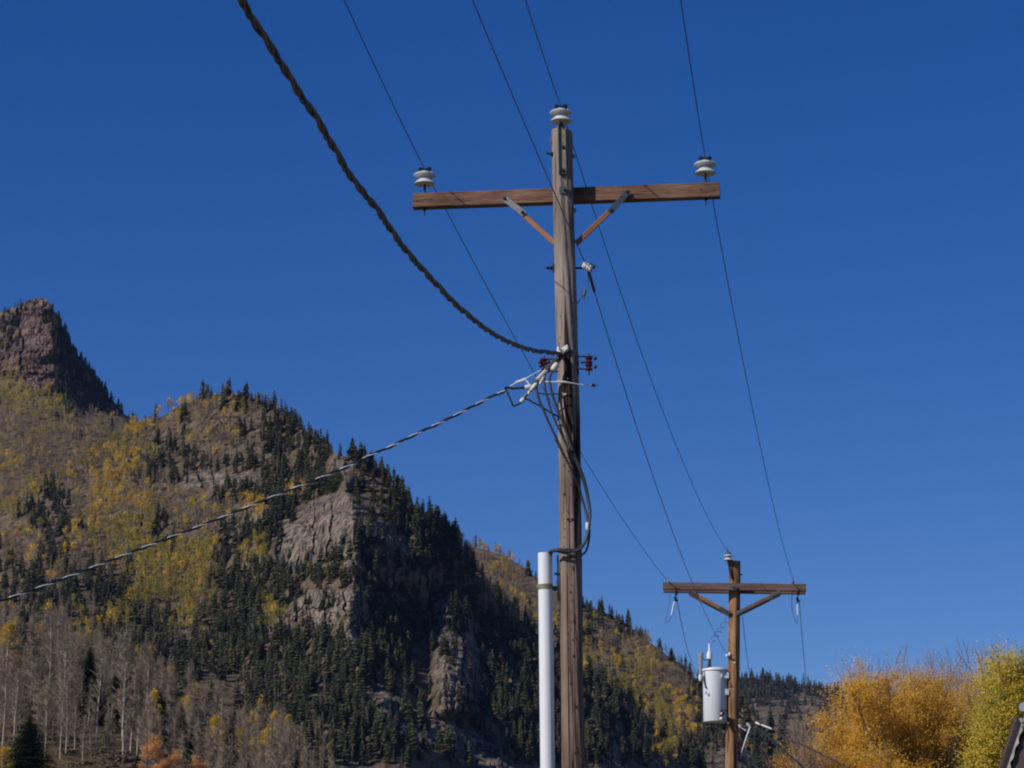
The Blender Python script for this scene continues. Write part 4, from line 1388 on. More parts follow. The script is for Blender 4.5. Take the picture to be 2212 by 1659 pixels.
# dark gouges and staples on the face turned to the viewer
gouge = MB()
rr = random.Random(11)
MARKS = [(1216 + 24 * (yy - 284) / 1375. + rr.uniform(-17, 15), yy, rr.uniform(.004, .008), rr.uniform(.010, .030)) for yy in [rr.uniform(330, 1655) for _ in range(85)]]
for (px, py, ww, hh) in tuple(MARKS) + ((1206, 321, .012, .012), (1213, 446, .010, .014), (1219, 610, .014, .018), (1228, 618, .012, .02), (1223, 627, .008, .03), (1235, 700, .008, .03), (1232, 716, .009, .016),
                         (1212, 905, .012, .03), (1236, 1006, .01, .03), (1228, 1022, .012, .02), (1233, 1052, .01, .02), (1236, 1126, .012, .02), (1226, 1126, .015, .020), (1237, 1230, .012, .05), (1231, 1282, .012, .03),
                         (1239, 1345, .012, .04), (1226, 1372, .01, .03), (1238, 1420, .012, .03), (1232, 1480, .012, .03), (1244, 1530, .01, .04), (1230, 1590, .012, .035), (1244, 1625, .01, .04), (1222, 760, .008, .03), (1218, 520, .008, .03), (1226, 488, .01, .02)):
    c = axis1(py); dx = (px - proj(c)[0]) / 270.; r_ = .0835 + .004 * (py - 284) / 1400.
    dy = -math.sqrt(max(r_*r_ - dx*dx, 0))
    ctr = c + Vector((dx, dy + .002, 0)); nrm = Vector((dx, dy, 0)).normalized(); tg = Vector((-nrm.y, nrm.x, 0))
    m = 9
    vs_ = [ctr + nrm*.0035]
    for i in range(m):
        a = 2*math.pi*i/m; q = rr.uniform(.75, 1.2) * .5
        vs_.append(ctr + tg * math.cos(a) * ww * q + Vector((0, 0, 1)) * math.sin(a) * hh * q)
    gouge.add(vs_, [(0, 1 + i, 1 + (i + 1) % m) for i in range(m)], 1)
q = P(1232, 1121, Y1 - .091)
for a_, b_ in (((-.032, .0), (.034, .002)),):
    gouge.beam(q + Vector((a_[0], 0, a_[1])), q + Vector((b_[0], 0, b_[1])), .010, .008, Vector((0, 0, 1)), mi=1)



pole_shaft(AX0, foot, .082, .092, [M['pole_grey'], M['gouge']], pole, 3, skew=.012, extra=gouge)

# crossarm behind the pole
yaw = R(7)
PL, PR = P(893, 436, Y1 + .135 + .15), P(1555, 412, Y1 + .135 - .16)
armd = (PR - PL).normalized()


WORLD = {}


def local_beam(name, p0, p1, w_, h_, m_, parent, up=Vector((0, 0, 1)), seg=1, bev=.005):
    """a bar whose own X axis runs along its length, so its grain does too"""
    p0, p1 = Vector(p0), Vector(p1); Lb = (p1 - p0).length
    mb = MB(); mb.beam((0, 0, 0), (Lb, 0, 0), w_, h_, Vector((0, 0, 1)), bev=bev, seg=seg)
    o = mb.build(name, m_, None)
    a = (p1 - p0).normalized(); s_ = up.cross(a).normalized(); u = a.cross(s_)
    o.parent = parent
    mw = Matrix(((a.x, s_.x, u.x, p0.x), (a.y, s_.y, u.y, p0.y), (a.z, s_.z, u.z, p0.z), (0, 0, 0, 1)))
    WORLD[o.name] = mw.copy()
    mw.translation -= Vector(parent.location)
    o.matrix_basis = mw
    return o


local_beam('crossarm', PL, PR, .09, .122, M['arm_red'], pole, seg=24, bev=.006)
fwd = Vector((-math.sin(R(7)), -math.cos(R(7)), 0))     # towards the viewer, square to the arm


def bolt(mb, p, d, r_=.011, l=.03, washer=True):
    d = Vector(d).normalized(); p = Vector(p)
    if washer: mb.lathe([(.001, 0), (r_*2, 0), (r_*2, .003), (.001, .003)], p, d, 12)
    mb.lathe([(.001, 0), (r_*1.25, 0), (r_*1.25, .009), (r_*.6, .010), (r_*.6, l), (.001, l)], p, d, 6)


# insulators
SKIRT = [(.025, .004), (.060, .0), (.080, .004), (.088, .010), (.086, .016), (.068, .032), (.046, .052), (.037, .062), (.040, .068), (.070, .072), (.090, .077), (.094, .084), (.088, .092), (.066, .102), (.045, .110), (.036, .116), (.001, .116)]


def insulator(parent, base, pin_len, under, s=1.0, across=armd, axis=Vector((0, 0, 1)), bracket=False):
    axis = Vector(axis).normalized()
    sk = MB(); sk.lathe([(a*s, b*s) for a, b in SKIRT], base, axis, 36)
    o = sk.build('insulator', M['porcelain'], parent, smooth=True)
    hd = MB()
    b = Vector(base)
    hd.lathe([(.030*s, .112*s), (.036*s, .118*s), (.034*s, .128*s), (.028*s, .134*s), (.001, .135*s)], b, axis, 20)
    for sg in (-1, 1):
        hd.ball(b + axis*.137*s + across * sg * .034 * s, .021*s, (1, 1, .85))
        hd.tube([b + axis*.13*s + across*sg*.03*s + fwd*.03*s, b + axis*.135*s + across*sg*.036*s - fwd*.03*s], .012*s, 8)
    h = hd.build('insulator_head', M['black_glaze'], o, smooth=True)
    pn = MB()
    pn.tube([b - axis*pin_len, b + axis*.01*s], [.010*s, .010*s], 10)
    pn.tube([b - axis*(pin_len), b - axis*(pin_len - .012)], [.022*s, .022*s], 12)
    if under:
        pn.tube([b - axis*(pin_len + under[0]), b - axis*(pin_len + under[1])], .007*s, 8)
        pn.tube([b - axis*(pin_len + under[0]), b - axis*(pin_len + under[0] + .014)], .017*s, 6)
    pn.build('pin', M['galv_d'], o, smooth=True)
    return b + axis * .132 * s


INS = []
for (px, py, yy) in ((917.5, 400, Y1 + .135 + .14), (1524, 377, Y1 + .135 - .15)):
    top_arm = (PL.lerp(PR, (px - 893) / 662)).z + .061
    b = P(px, py, yy)
    pin = b.z - top_arm
    INS.append(insulator(pole, b, pin, (.122, .18)))
btop = P(1212, 265, Y1 - .095)
INS.append(insulator(pole, btop, .03, None))

# pole-top bracket, a folded channel
mb = MB()
q0, q1 = P(1213, 272, Y1 - .098), P(1215, 375, Y1 - .098)
mb.beam(q0, q1, .052, .018, Vector((0, -1, 0)), bev=.002)
mb.beam(q0 + Vector((-.03, -.012, 0)), q1 + Vector((-.03, -.012, 0)), .008, .034, Vector((0, -1, 0)), bev=.001)
mb.beam(q0 + Vector((.028, -.010, 0)), q1 + Vector((.028, -.010, 0)), .006, .028, Vector((0, -1, 0)), bev=.001)
o = mb.build('top_bracket', M['olive'], pole)
mb = MB()
for py in (318, 368):
    mb = MB(); bolt(mb, P(1217, py, Y1 - .108), (0, -1, 0), .009, .03)
    mb.build('bolt', M['galv_d'], pole)
mb = MB(); q = P(1217, 411, Y1 - .092)
mb.beam(q + Vector((-.033, 0, 0)), q + Vector((.033, 0, 0)), .010, .060, Vector((0, 0, 1)), bev=.002)
o = mb.build('washer_plate', M['galv'], pole)
mb = MB(); bolt(mb, q + Vector((.01, -.006, 0)), (0, -1, 0), .011, .03, False); mb.build('bolt', M['galv_d'], o)
# the gain under the bracket, a shallow flat notch face
mb = MB()
mb.beam(P(1217, 380, Y1 - .079), P(1217, 399, Y1 - .079), .060, .012, Vector((0, -1, 0)), bev=.003)
mb.build('gain_block', M['pole_grey'], pole)
# braces: wooden bars with steel end fittings
for (pa, pb, pe) in (((1090, 430), (1129, 460), (1199, 526)), ((1356, 416), (1320, 456), (1245, 526))):
    ya = Y1 + .135 - .045 - .022
    def yarm(px): return ya + .135 * (1 - (px - 893) / 331.)
    A_ = P(pa[0], pa[1], yarm(pa[0])); B_ = P(pb[0], pb[1], yarm(pb[0]) - .03); E_ = P(pe[0], pe[1], Y1 + .01)
    br = local_beam('brace', A_.lerp(B_, .55) + Vector((0, .004, 0)), E_, .024, .042, M['brace'], pole, up=Vector((0, 0, 1)))
    mb = MB()
    mb.beam(A_ + Vector((0, -.014, 0)), B_ + Vector((0, -.014, 0)) + (B_ - A_).normalized()*.02, .008, .05, Vector((0, 0, 1)), bev=.001)
    ft = mb.build('brace_fitting', M['galv'], br)
    ft.matrix_parent_inverse = WORLD[br.name].inverted()
    for q_ in (A_, B_):
        mb = MB(); bolt(mb, q_ + Vector((0, -.019, 0)), (0, -1, 0), .008, .022); mb.build('bolt', M['galv_d'], pole)
# holes and knots on the arm ends and the shaft: dark shallow plugs
mb = MB()
for t in (.016, .060, .94, .982):
    p = PL.lerp(PR, t) + fwd * .046 + Vector((0, 0, random.uniform(-.008, .008)))
    mb.lathe([(.001, 0), (.008, 0), (.006, .0015), (.001, .0015)], p, fwd, 10)
mb.build('bolt_hole', M['galv_d'], pole)

# side hardware
def axis_pt(py, dx=0, dy=0, dz=0):
    p = axis1(py); return p + Vector((dx, dy, dz))


mb = MB()      # through bolt with square washers at the neutral
a = axis_pt(579)
mb.tube([a + Vector((-.155, 0, 0)), a + Vector((.16, 0, 0))], .009, 8)
mb.beam(a + Vector((-.098, 0, -.032)), a + Vector((-.098, 0, .032)), .05, .010, Vector((1, 0, 0)))
mb.tube([a + Vector((-.118, 0, 0)), a + Vector((-.103, 0, 0))], .018, 6)
mb.tube([a + Vector((-.142, 0, 0)), a + Vector((-.130, 0, 0))], .014, 6)
mb.build('through_bolt', M['galv_d'], pole)
mb = MB()
a = axis_pt(333)
mb.tube([a + Vector((-.14, -.02, .006)), a + Vector((-.11, -.02, -.004)), a + Vector((-.07, -.01, -.008))], .008, 8)
mb.tube([a + Vector((-.1, -.02, -.003)), a + Vector((-.088, -.02, -.006))], .018, 8)
mb.build('side_bolt', M['galv_d'], pole)
mb = MB()
mb.tube([axis_pt(322, -.083, -.01), axis_pt(308, -.10, -.012), axis_pt(297, -.115, -.012)], [.007, .005, .001], 5)
mb.build('wood_splinter', M['brace'], pole)
mb = MB()      # small knobs on the right edge
for py in (338, 455):
    mb.ball(axis_pt(py, .083, 0), .014, (1, 1, 1.3))
mb.build('knot', M['pole_grey'], pole)


def spool(parent, c, s=1.0, n_sp=2):
    """spool insulators on a clevis; c = centre of the stack"""
    prof = [(.012, -.026), (.026, -.024), (.030, -.018), (.027, -.010), (.019, -.003), (.019, .003), (.027, .010), (.030, .018), (.026, .024), (.012, .026)]
    for k in range(n_sp):
        mb = MB(); z = (k - (n_sp - 1) / 2) * .056
        mb.lathe([(a*s, b*s) for a, b in prof], Vector(c) + Vector((0, 0, z)), Vector((0, 0, 1)), 20)
        mb.build('spool_insulator', M['brown_porc'], parent, smooth=True)


# right rack
c = P(1272, 786, Y1 - .03)
spool(pole, c, 1.05, 2)
mb = MB()
z0, z1 = P(1272, 773, Y1).z, P(1272, 799, Y1).z
xe = axis1(786).x
for z in (z0 + .004, z1):
    mb.beam((xe + .06, c.y, z), (c.x + .03, c.y, z), .03, .006, Vector((0, 0, 1)), bev=.001)
mb.beam((xe + .086, c.y, z0 + .03), (xe + .09, c.y, z1 - .05), .035, .012, Vector((1, 0, 0)), bev=.001)
mb.tube([(c.x, c.y, z0 + .03), (c.x, c.y, z1 - .05)], .007, 8)
mb.tube([(xe + .11, c.y - .01, (z0 + z1) / 2), (c.x - .03, c.y - .01, (z0 + z1) / 2 + .004)], .008, 6)
mb.ball((c.x + .05, c.y - .02, z0 - .016), .016); mb.ball((c.x + .05, c.y - .02, z0 - .085), .016)
mb.build('spool_bracket', M['galv_d'], pole)
# left rack
c = P(1175, 787, Y1 - .03)
spool(pole, c + Vector((0, 0, .02)), 1.0, 1)
mb = MB()
z0 = P(1175, 777, Y1).z
mb.beam((xe - .06, c.y, z0), (c.x - .03, c.y, z0), .03, .007, Vector((0, 0, 1)), bev=.001)
mb.build('spool_bracket', simple('red_oxide_steel', (.14, .03, .022), .5), pole)
mb = MB()
mb.beam((xe - .06, c.y, z0 - .105), (c.x - .03, c.y, z0 - .105), .03, .006, Vector((0, 0, 1)), bev=.001)
mb.tube([(c.x, c.y, z0 + .02), (c.x, c.y, z0 - .14)], .007, 8)
for dx, dz in ((-.03, -.03), (-.025, -.06), (.035, -.03), (.02, -.075), (-.02, -.1)):
    mb.ball((c.x + dx, c.y - .02, z0 + dz), .017)
mb.build('spool_clamp', M['galv_d'], pole)

# deadend clevis on the face, and plastic wire holders
mb = MB()
q = P(1219, 757, Y1 - .095)
mb.tube([q + Vector((.018, 0, .035)), q + Vector((.022, -.03, .0)), q + Vector((-.004, -.045, -.02))], [.012, .018, .008], 8)
mb.tube([q + Vector((-.045, -.02, .02)), q + Vector((-.05, -.03, -.01)), q + Vector((-.03, -.04, -.03))], [.012, .014, .01], 8)
mb.beam(q + Vector((-.04, -.01, -.01)), q + Vector((.03, -.01, .03)), .012, .03, Vector((0, 0, 1)))
mb.build('wire_holder', M['white_tape'], pole, smooth=True)
mb = MB(); bolt(mb, P(1228, 760, Y1 - .088), (0.15, -1, 0), .014, .045)
mb.build('eye_bolt', M['galv_d'], pole)

# neutral attachment
nat = P(1268, 577, Y1 - .06)
mb = MB()
for k in range(3):
    mb.lathe([(.006, -.02), (.022, -.016), (.030, 0), (.022, .016), (.006, .02)], nat + Vector((-.018 + .02*k, -.01, .012 - .012*k)), Vector((1, .2, -.3)), 14)
mb.build('spool_insulator', M['white_tape'], pole, smooth=True)
mb = MB()
mb.tube([axis_pt(579, .15, 0), nat + Vector((.045, 0, -.005)), nat + Vector((.065, 0, -.004))], [.010, .012, .006], 8)
mb.tube([nat + Vector((.03, -.02, .03)), nat + Vector((.03, -.02, -.04))], .010, 8)
mb.ball(nat + Vector((.05, -.01, 0)), .018)
mb.build('clevis', M['galv_d'], pole)

# ---------------------------------------------------------------- white conduit
Yc = Y1 - .02
c0, c1 = P(1177.5, 1195, Yc), P(1183, 1659, Yc)
cd = (c1 - c0).normalized(); cfoot = c0 + cd * (c0.z / -cd.z)
con = empty('conduit', cfoot)
tag(con, 'white plastic conduit pipe strapped along the left side of the grey pole', 'conduit')
mb = MB()
axc = (c0 - cfoot).normalized(); Lc = (c0 - cfoot).length
mb.lathe([(.050, 0), (.0565, 0), (.0565, Lc), (.050, Lc), (.050, Lc - .3), (.001, Lc - .3)], cfoot, axc, 40)
mb.build('pipe', M['pvc'], con, smooth=True)
mb = MB()
ps = P(1178, 1268, Yc)
prof = [(.0575, -.018), (.062, -.018), (.062, .018), (.0575, .018)]
mb.lathe(prof, ps, axc, 36)
mb.beam(ps + Vector((-.072, 0, 0)), ps + Vector((-.058, 0, 0)), .03, .034, Vector((0, 0, 1)))
mb.build('strap', M['olive'], con, smooth=True)
mb = MB()
pe = P(1206, 1268, Y1)
mb.beam(ps + Vector((.056, 0, -.012)), pe + Vector((.0, .0, -.012)), .04, .034, Vector((0, 0, 1)))
mb.beam(pe + Vector((.0, -.01, -.11)), pe + Vector((-.004, -.01, .25)), .03, .014, Vector((1, 0, 0)))
mb.tube([pe + Vector((-.03, -.02, .10)), pe + Vector((.01, -.02, .10))], .010, 6)
mb.build('standoff', M['galv_d'], con)

# ---------------------------------------------------------------- wires
def wire_obj(name, pts, r_, m_, label, cat='wire', n=6, group=None):
    mb = MB(); mb.tube(pts, r_, n)
    o = mb.build(name, m_, smooth=True)
    return tag(o, label, cat, group)


def sag_fit(A, B, target):
    best = None
    for s_ in np.linspace(-.6, 3.0, 181):
        pp = [A.lerp(B, t) - Vector((0, 0, 4*s_*t*(1-t))) for t in np.linspace(0, 1, 41)]
        pr = [proj(p) for p in pp]
        e = min(math.hypot(a - target[0], b - target[1]) for a, b in pr)
        # distance to polyline
        for (x0, y0), (x1, y1) in zip(pr[:-1], pr[1:]):
            dx, dy = x1 - x0, y1 - y0; l2 = dx*dx + dy*dy or 1
            t = max(0, min(1, ((target[0]-x0)*dx + (target[1]-y0)*dy) / l2))
            e = min(e, math.hypot(x0 + t*dx - target[0], y0 + t*dy - target[1]))
        if best is None or e < best[0]: best = (e, s_, pp)
    print('sag', round(best[0], 2), round(best[1], 2))
    return best[2]


def toward(I, px, zdrop=.0, n=24, ext=2.4):
    """the span running overhead to the pole behind the viewer"""
    b = CYP / F_PX; ry = CP - b*SP; rz = SP + b*CP
    Y = (I.z - zdrop - CAMZ) / rz * ry
    Q = P(px, 0, Y)
    return [I + (Q - I) * (ext * i / n) + Vector((0, 0, .35 * (i/n)**2)) for i in range(n + 1)]


Y2 = 49.8
arm2L, arm2R = P(1432, 1266, Y2 - .16 - .03), P(1741, 1270, Y2 - .16 + .03)
wl, wc, wr = INS[0], INS[2], INS[1]
E_l = P(1440, 1252, Y2 - .1); E_c = P(1571, 1190, Y2 - .1); E_r = P(1714, 1254, Y2 - .1); E_n = P(1571, 1414, Y2 - .05)
for (I, pxt, E, mid, label, rad) in (
        (wl, 735, E_l, (1180, 850), 'thin conductor wire carried by the left insulator of the near crossarm', .0042),
        (wc, 1130, E_c, (1350, 660), 'thin conductor wire carried by the insulator on top of the near pole', .0042),
        (wr, 1468, E_r, (1635, 930), 'thin conductor wire carried by the right insulator of the near crossarm', .0042)):
    near = toward(I, pxt)
    far = sag_fit(I, E, mid)
    wire_obj('conductor_wire', list(reversed(near)) + far[1:], rad, M['wire'], label)
n0 = P(1256, 552, Y1 - .13)
near = toward(nat + Vector((-.02, -.05, .03)), 1012)
# passes just in front of the shaft
far = sag_fit(nat, E_n, (1370, 905))
wire_obj('neutral_wire', list(reversed(near)) + [nat] + far[1:], .0042, M['wire_l'], 'slightly thicker wire crossing in front of the near pole to its right side fitting')
mb = MB()     # grip at the neutral
strands([mb, mb], [nat + Vector((.005, -.02, -.01)), far[1], far[2]][:2], .006, .007, .06, 2, step=.005)
tag(mb.build('wire_grip', M['wire_l']), 'twisted grip on the wire just below the right side fitting of the near pole', 'wire grip')
lp = [nat + Vector((.005, 0, -.03)), P(1271, 612, Y1 - .05), P(1266, 627, Y1 - .05), P(1262, 635, Y1 - .05), P(1256, 643, Y1 - .03), P(1246, 656, Y1 - .02)]
wire_obj('jumper_wire', spline(lp, 6), .004, M['wire'], 'short thin wire looping back to the near pole under its right side fitting')
mb = MB(); p = P(1262, 634, Y1 - .05); mb.tube([p + Vector((.008, 0, .03)), p + Vector((-.004, 0, -.02))], .012, 8); mb.tube([p, p + Vector((-.002, 0, -.05))], .005, 6)
tag(mb.build('wire_connector', M['black_cable']), 'small black connector on the thin loop beside the near pole', 'connector')

# thick twisted cable overhead
px5 = [(1210, 765), (1180, 761), (1150, 757), (1115, 746), (1080, 730), (1045, 708), (1010, 680), (980, 654), (950, 622), (915, 585), (880, 545), (850, 505), (820, 460), (790, 422), (760, 385), (720, 318), (680, 250), (640, 192), (600, 125), (560, 65), (522, 0), (490, -60), (455, -130)]
path5 = []
for (px, py) in px5:
    Y = Y1 - .1
    b = (CYP - py) / F_PX; tn = (SP + b*CP) / (CP - b*SP)
    z22 = P(1210, 765, Y1 - .1).z - CAMZ
    for _ in range(30):
        dl = (Y1 - .1) - Y
        z = z22 - .24 * dl + .0135 * dl * dl
        Y = .5 * Y + .5 * z / tn
    path5.append(P(px, py, Y))
e_ = (path5[-1] - path5[-3]).normalized()
path5 += [path5[-1] + e_ * 4 + Vector((0, 0, .1)), path5[-1] + e_ * 9 + Vector((0, 0, .5))]
root = empty('twisted_cable', path5[0])
tag(root, 'thick twisted multi strand cable sweeping down from the upper left to the near pole', 'cable')
ms = [MB(), MB(), MB(), MB()]
strands(ms, spline(path5, 8), .0098, .0100, .54, 2, step=.025, n=8)
strands([ms[2]], spline(path5, 8), .0055, .0150, .54, 1, step=.025, n=6, phase=1.5)
for k, mn in enumerate(('brown_cable', 'grey_cable', 'brown_cable')):
    ms[k].build('strand', M[mn], root, smooth=True)

# service drop to the left
px6 = [(1090, 845), (1060, 858), (1000, 889), (950, 914), (900, 937), (850, 962), (800, 984), (750, 1008), (700, 1029), (600, 1069), (500, 1110), (400, 1149), (300, 1187), (200, 1226), (100, 1264), (0, 1299), (-120, 1340), (-300, 1398)]
path6 = [P(px, py, Y1 - .15 - (1090 - px) * .0022) for px, py in px6]
root = empty('service_drop_cable', path6[0])
tag(root, 'twisted black and bare silver service cable running down to the left edge', 'cable')
ms = [MB(), MB()]
strands([ms[0], MB()], spline(path6, 6), .0088, .0045, .228, 2, step=.012, n=8, phase=.5)
strands([MB(), ms[1]], spline(path6, 6), .0041, .0062, .228, 2, step=.012, n=8, phase=.5)
ms[0].build('black_strand', M['black_cable'], root, smooth=True)
ms[1].build('bare_strand', M['bare_al'], root, smooth=True)


def c2(x, y, dy=-.15): return P(1056.9 + .1706*x, 717.2 + .1706*y, Y1 + dy)
def c3(x, y, dy=-.15): return P(1113.5 + .2048*x, 943.7 + .2048*y, Y1 + dy)


# grips and dead ends between service drop and pole
mb = MB()
mb.beam(c2(335, 640), c2(465, 592), .014, .020, Vector((0, 0, 1)))
mb.tube([c2(235, 705), c2(335, 645)], .005, 6)
mb.tube([c2(465, 592), c2(520, 555), c2(660, 480)], [.006, .004, .003], 6)
mb.tube([c2(465, 610), c2(510, 665)], .006, 6)
tag(mb.build('wedge_clamp', M['bare_al']), 'silver wedge clamp holding the bare strand of the left service cable', 'clamp')
wire_obj('service_lead', spline([c2(190, 712), c2(240, 700), c2(290, 715), c2(380, 708), c2(450, 706)], 6), .010, M['black_cable'], 'short black lead joining the service cable to the topmost white connector', 'cable')
wire_obj('service_lead', spline([c2(205, 720), c2(240, 790), c2(270, 860), c2(305, 932), c2(350, 920), c2(405, 892)], 6), .0085, M['black_cable'], 'short black lead dipping in a V below the service cable end', 'cable')
# white taped connectors on the slanting bundle
for k, (p0, p1, r_, lab) in enumerate((((450, 702), (540, 690), .019, 'white connector nearest the silver wedge clamp'), ((520, 745), (600, 650), .020, 'long white connector in the middle of the slanting cable bundle'),
                                  ((490, 795), (512, 750), .013, 'short white tape wrap just above the lowest black lead'), ((398, 890), (440, 835), .016, 'lowest white connector at the end of the slanting bundle'),
                                  ((610, 605), (725, 485), .015, 'white grip wound around the upper part of the slanting bundle'), ((795, 488), (865, 395), .024, 'fat white connector touching the near pole'),
                                  ((640, 660), (700, 545), .012, 'thin white grip lying behind the slanting bundle'))):
    mb = MB()
    a, b = c2(*p0), c2(*p1)
    mid = a.lerp(b, .5)
    mb.tube([a, a.lerp(b, .12), mid, a.lerp(b, .88), b], [r_*.6, r_, r_*1.05, r_*.95, r_*.5], 12)
    if k == 4:
        mb = MB(); strands([mb, mb, mb], [a, mid, b], .007, .012, .07, 3, step=.006)
    tag(mb.build('tape_connector', M['white_tape'], smooth=True), lab, 'connector')
for pts, r_, mn, lab in (
        ([c2(880, 265, -.12), c2(915, 280), c2(860, 350), c2(780, 430), c2(710, 500), c2(620, 600), c2(540, 670)], .012, 'black_cable', 'black cable end slanting from the wire holder down to the white connectors'),
        ([c2(940, 290, -.12), c2(880, 380), c2(810, 470), c2(730, 505)], .009, 'black_cable', 'black cable end running beside the fat white connector'),
        ([c2(900, 275, -.12), c2(850, 330), c2(770, 410), c2(690, 500)], .009, 'wire_l', 'grey bare strand slanting along the black cable ends'),
        ([c2(620, 600), c2(585, 650), c2(520, 745), c2(450, 820), c2(440, 850)], .012, 'black_cable', 'black lead linking the middle and lowest white connectors'),
        ([c2(445, 845), c2(490, 855), c2(560, 895), c2(640, 935), c2(720, 985), c2(800, 1035), c2(855, 1060, -.12), c2(880, 1090, -.10), c2(870, 1120, -.10)], .0075, 'black_cable', 'thin black cable slanting from the lowest connector to the pole face')):
    wire_obj('cable_lead', spline(pts, 6), r_, M[mn], lab, 'cable')
# stand-off rods
mb = MB(); mb.tube([c2(850, 628, -.17), c2(940, 632, -.17), c2(1010, 642, -.16)], [.010, .009, .006], 8); mb.tube([c2(1000, 640, -.16), c2(1130, 662, -.15), c2(1300, 674, -.12)], [.006, .004, .004], 8)
ro = mb.build('antenna_rod', M['bare_al'], smooth=True); tag(ro, 'thin pale rod with a black tip sticking out right of the near pole', 'rod')
mb = MB(); mb.tube([c2(1295, 673, -.12), c2(1350, 679, -.12)], [.013, .012], 8); mb.build('tip', M['black_cable'], ro)
mb = MB(); mb.tube([c2(705, 632), c2(745, 630)], .007, 8); mb.tube([c2(745, 630), c2(855, 630, -.17)], .004, 6)
tag(mb.build('tie_wire', M['bare_al']), 'short pale wire end left of the pale rod', 'wire')
mb = MB(); mb.tube([c2(620, 772), c2(700, 788), c2(860, 784), c2(945, 790)], .0055, 6)
o = mb.build('cable_stub', M['black_cable']); tag(o, 'thin black cable stub with white end crossing the pole face', 'cable')
mb = MB(); mb.tube([c2(935, 789), c2(972, 792)], .009, 8); mb.build('end_cap', M['white_tape'], o)
mb = MB(); mb.tube([c2(985, 575, -.1), c2(1000, 600, -.12), c2(1045, 618, -.1)], .007, 6); mb.build('hook', M['galv_d'], pole)

# drip loops into the conduit
loopA = [c2(640, 600), c2(606, 660), c2(604, 760), c2(630, 860), c2(665, 940), c2(760, 1160), c2(860, 1370), c2(930, 1530), c3(420, 20), c3(525, 220, -.13), c3(600, 370, -.115), c3(665, 520, -.06), c3(705, 660, -.04), c3(745, 800, -.05), c3(766, 920, -.07), c3(752, 1040, -.09), c3(705, 1140, -.10),
         c3(640, 1185, -.12), c3(540, 1188, -.12), c3(450, 1186, -.12), c3(395, 1195, -.10), c3(350, 1225, -.06), c3(335, 1270, -.03), c3(335, 1420, -.02)]
loopB = [c2(715, 500), c2(700, 560), c2(700, 640), c2(712, 730), c2(745, 870), c2(800, 1040), c2(860, 1180), c2(960, 1400), c2(1020, 1520), c3(585, 150, -.12), c3(655, 300, -.1), c3(712, 460, -.08), c3(752, 620, -.06), c3(778, 780, -.06), c3(782, 920, -.08), c3(778, 1060, -.1), c3(750, 1190, -.11), c3(700, 1245, -.12),
         c3(610, 1248, -.13), c3(500, 1222, -.13), c3(420, 1205, -.12), c3(372, 1225, -.06), c3(352, 1290, -.02), c3(352, 1420, -.02)]
loopC = [c2(795, 500), c2(768, 560), c2(772, 660), c2(800, 800), c2(870, 990), c2(940, 1170), c2(1010, 1370), c2(1060, 1500), c3(600, 140, -.13), c3(675, 310, -.11), c3(728, 460, -.09), c3(768, 640, -.07), c3(788, 800, -.08), c3(776, 930, -.1), c3(768, 1010, -.11), c3(735, 1110, -.12), c3(680, 1185, -.14),
         c3(610, 1210, -.14), c3(520, 1205, -.14), c3(430, 1195, -.13), c3(385, 1215, -.08), c3(366, 1280, -.03), c3(366, 1420, -.02)]
for pts, r_, lab in ((loopA, .0100, 'leftmost faded black cable looping from the white connectors down into the conduit'), (loopB, .0085, 'thin middle black cable looping from the connectors down into the conduit'),
                     (loopC, .0105, 'rightmost black cable looping from the fat white connector down into the conduit')):
    wire_obj('drip_loop_cable', spline(pts, 6), r_, M['grey_cable'], lab, 'cable', n=10)
mb = MB(); mb.tube([c3(764, 905, -.085), c3(765, 940, -.085), c3(768, 980, -.085)], [.019, .021, .019], 12)
tag(mb.build('tape_wrap', M['white_tape'], smooth=True), 'white tape wrap binding the black cables right of the near pole', 'tape')

# ================================================================ FAR UTILITY POLE
B0, B1 = P(1587.5, 1213, Y2), P(1580, 1659, Y2)
d2 = (B1 - B0).normalized(); foot2 = B0 + d2 * (B0.z / -d2.z)
pole2 = empty('utility_pole', foot2)
tag(pole2, 'orange brown wooden utility pole with double crossarm and transformer, farther away', 'utility pole')
pole_shaft(B0, foot2, .098, .112, M['pole_brown'], pole2, 8, n=48, rings=90, checks=5)
ad2 = (arm2R - arm2L).normalized()
local_beam('crossarm', arm2L, arm2R, .09, .125, M['arm_dull'], pole2, seg=16)
bk = Vector((0, .32, 0))
local_beam('crossarm', arm2L + bk + Vector((.03, 0, .0)), arm2R + bk + Vector((.02, 0, .0)), .09, .125, M['arm_dull'], pole2, seg=16)
mb = MB(); q = P(1586, 1270, Y2 - .24)
mb.beam(q + Vector((-.045, 0, 0)), q + Vector((.045, 0, 0)), .008, .09, Vector((0, 0, 1))); o = mb.build('washer_plate', M['galv'], pole2)
mb = MB(); bolt(mb, q + Vector((0, -.004, 0)), (0, -1, 0), .014, .05, False); mb.build('bolt', M['galv_d'], o)
for yo in (-.16, .16):
    for (a_, b_) in (((1492, 1280), (1574, 1324)), ((1682, 1280), (1592, 1326))):
        if yo > 0: a_ = (a_[0] + 1, a_[1] + 4); b_ = (b_[0], b_[1] + 3)
        A_, B_ = P(a_[0], a_[1], Y2 + yo - .02), P(b_[0], b_[1], Y2 + yo * .62)
        br = local_beam('brace', A_, B_, .06, .068, M['brace'] if a_[0] < 1580 else M['arm_dull'], pole2)
        mb = MB(); dd = (B_ - A_).normalized()
        for e0, e1 in ((A_ - dd * .03, A_ + dd * .14), (B_ - dd * .18, B_ + dd * .03)):
            mb = MB(); mb.beam(e0, e1, .068, .05, Vector((0, 0, 1)))
            ft = mb.build('brace_fitting', M['galv'], br)
            ft.matrix_parent_inverse = WORLD[br.name].inverted()
S_save = armd
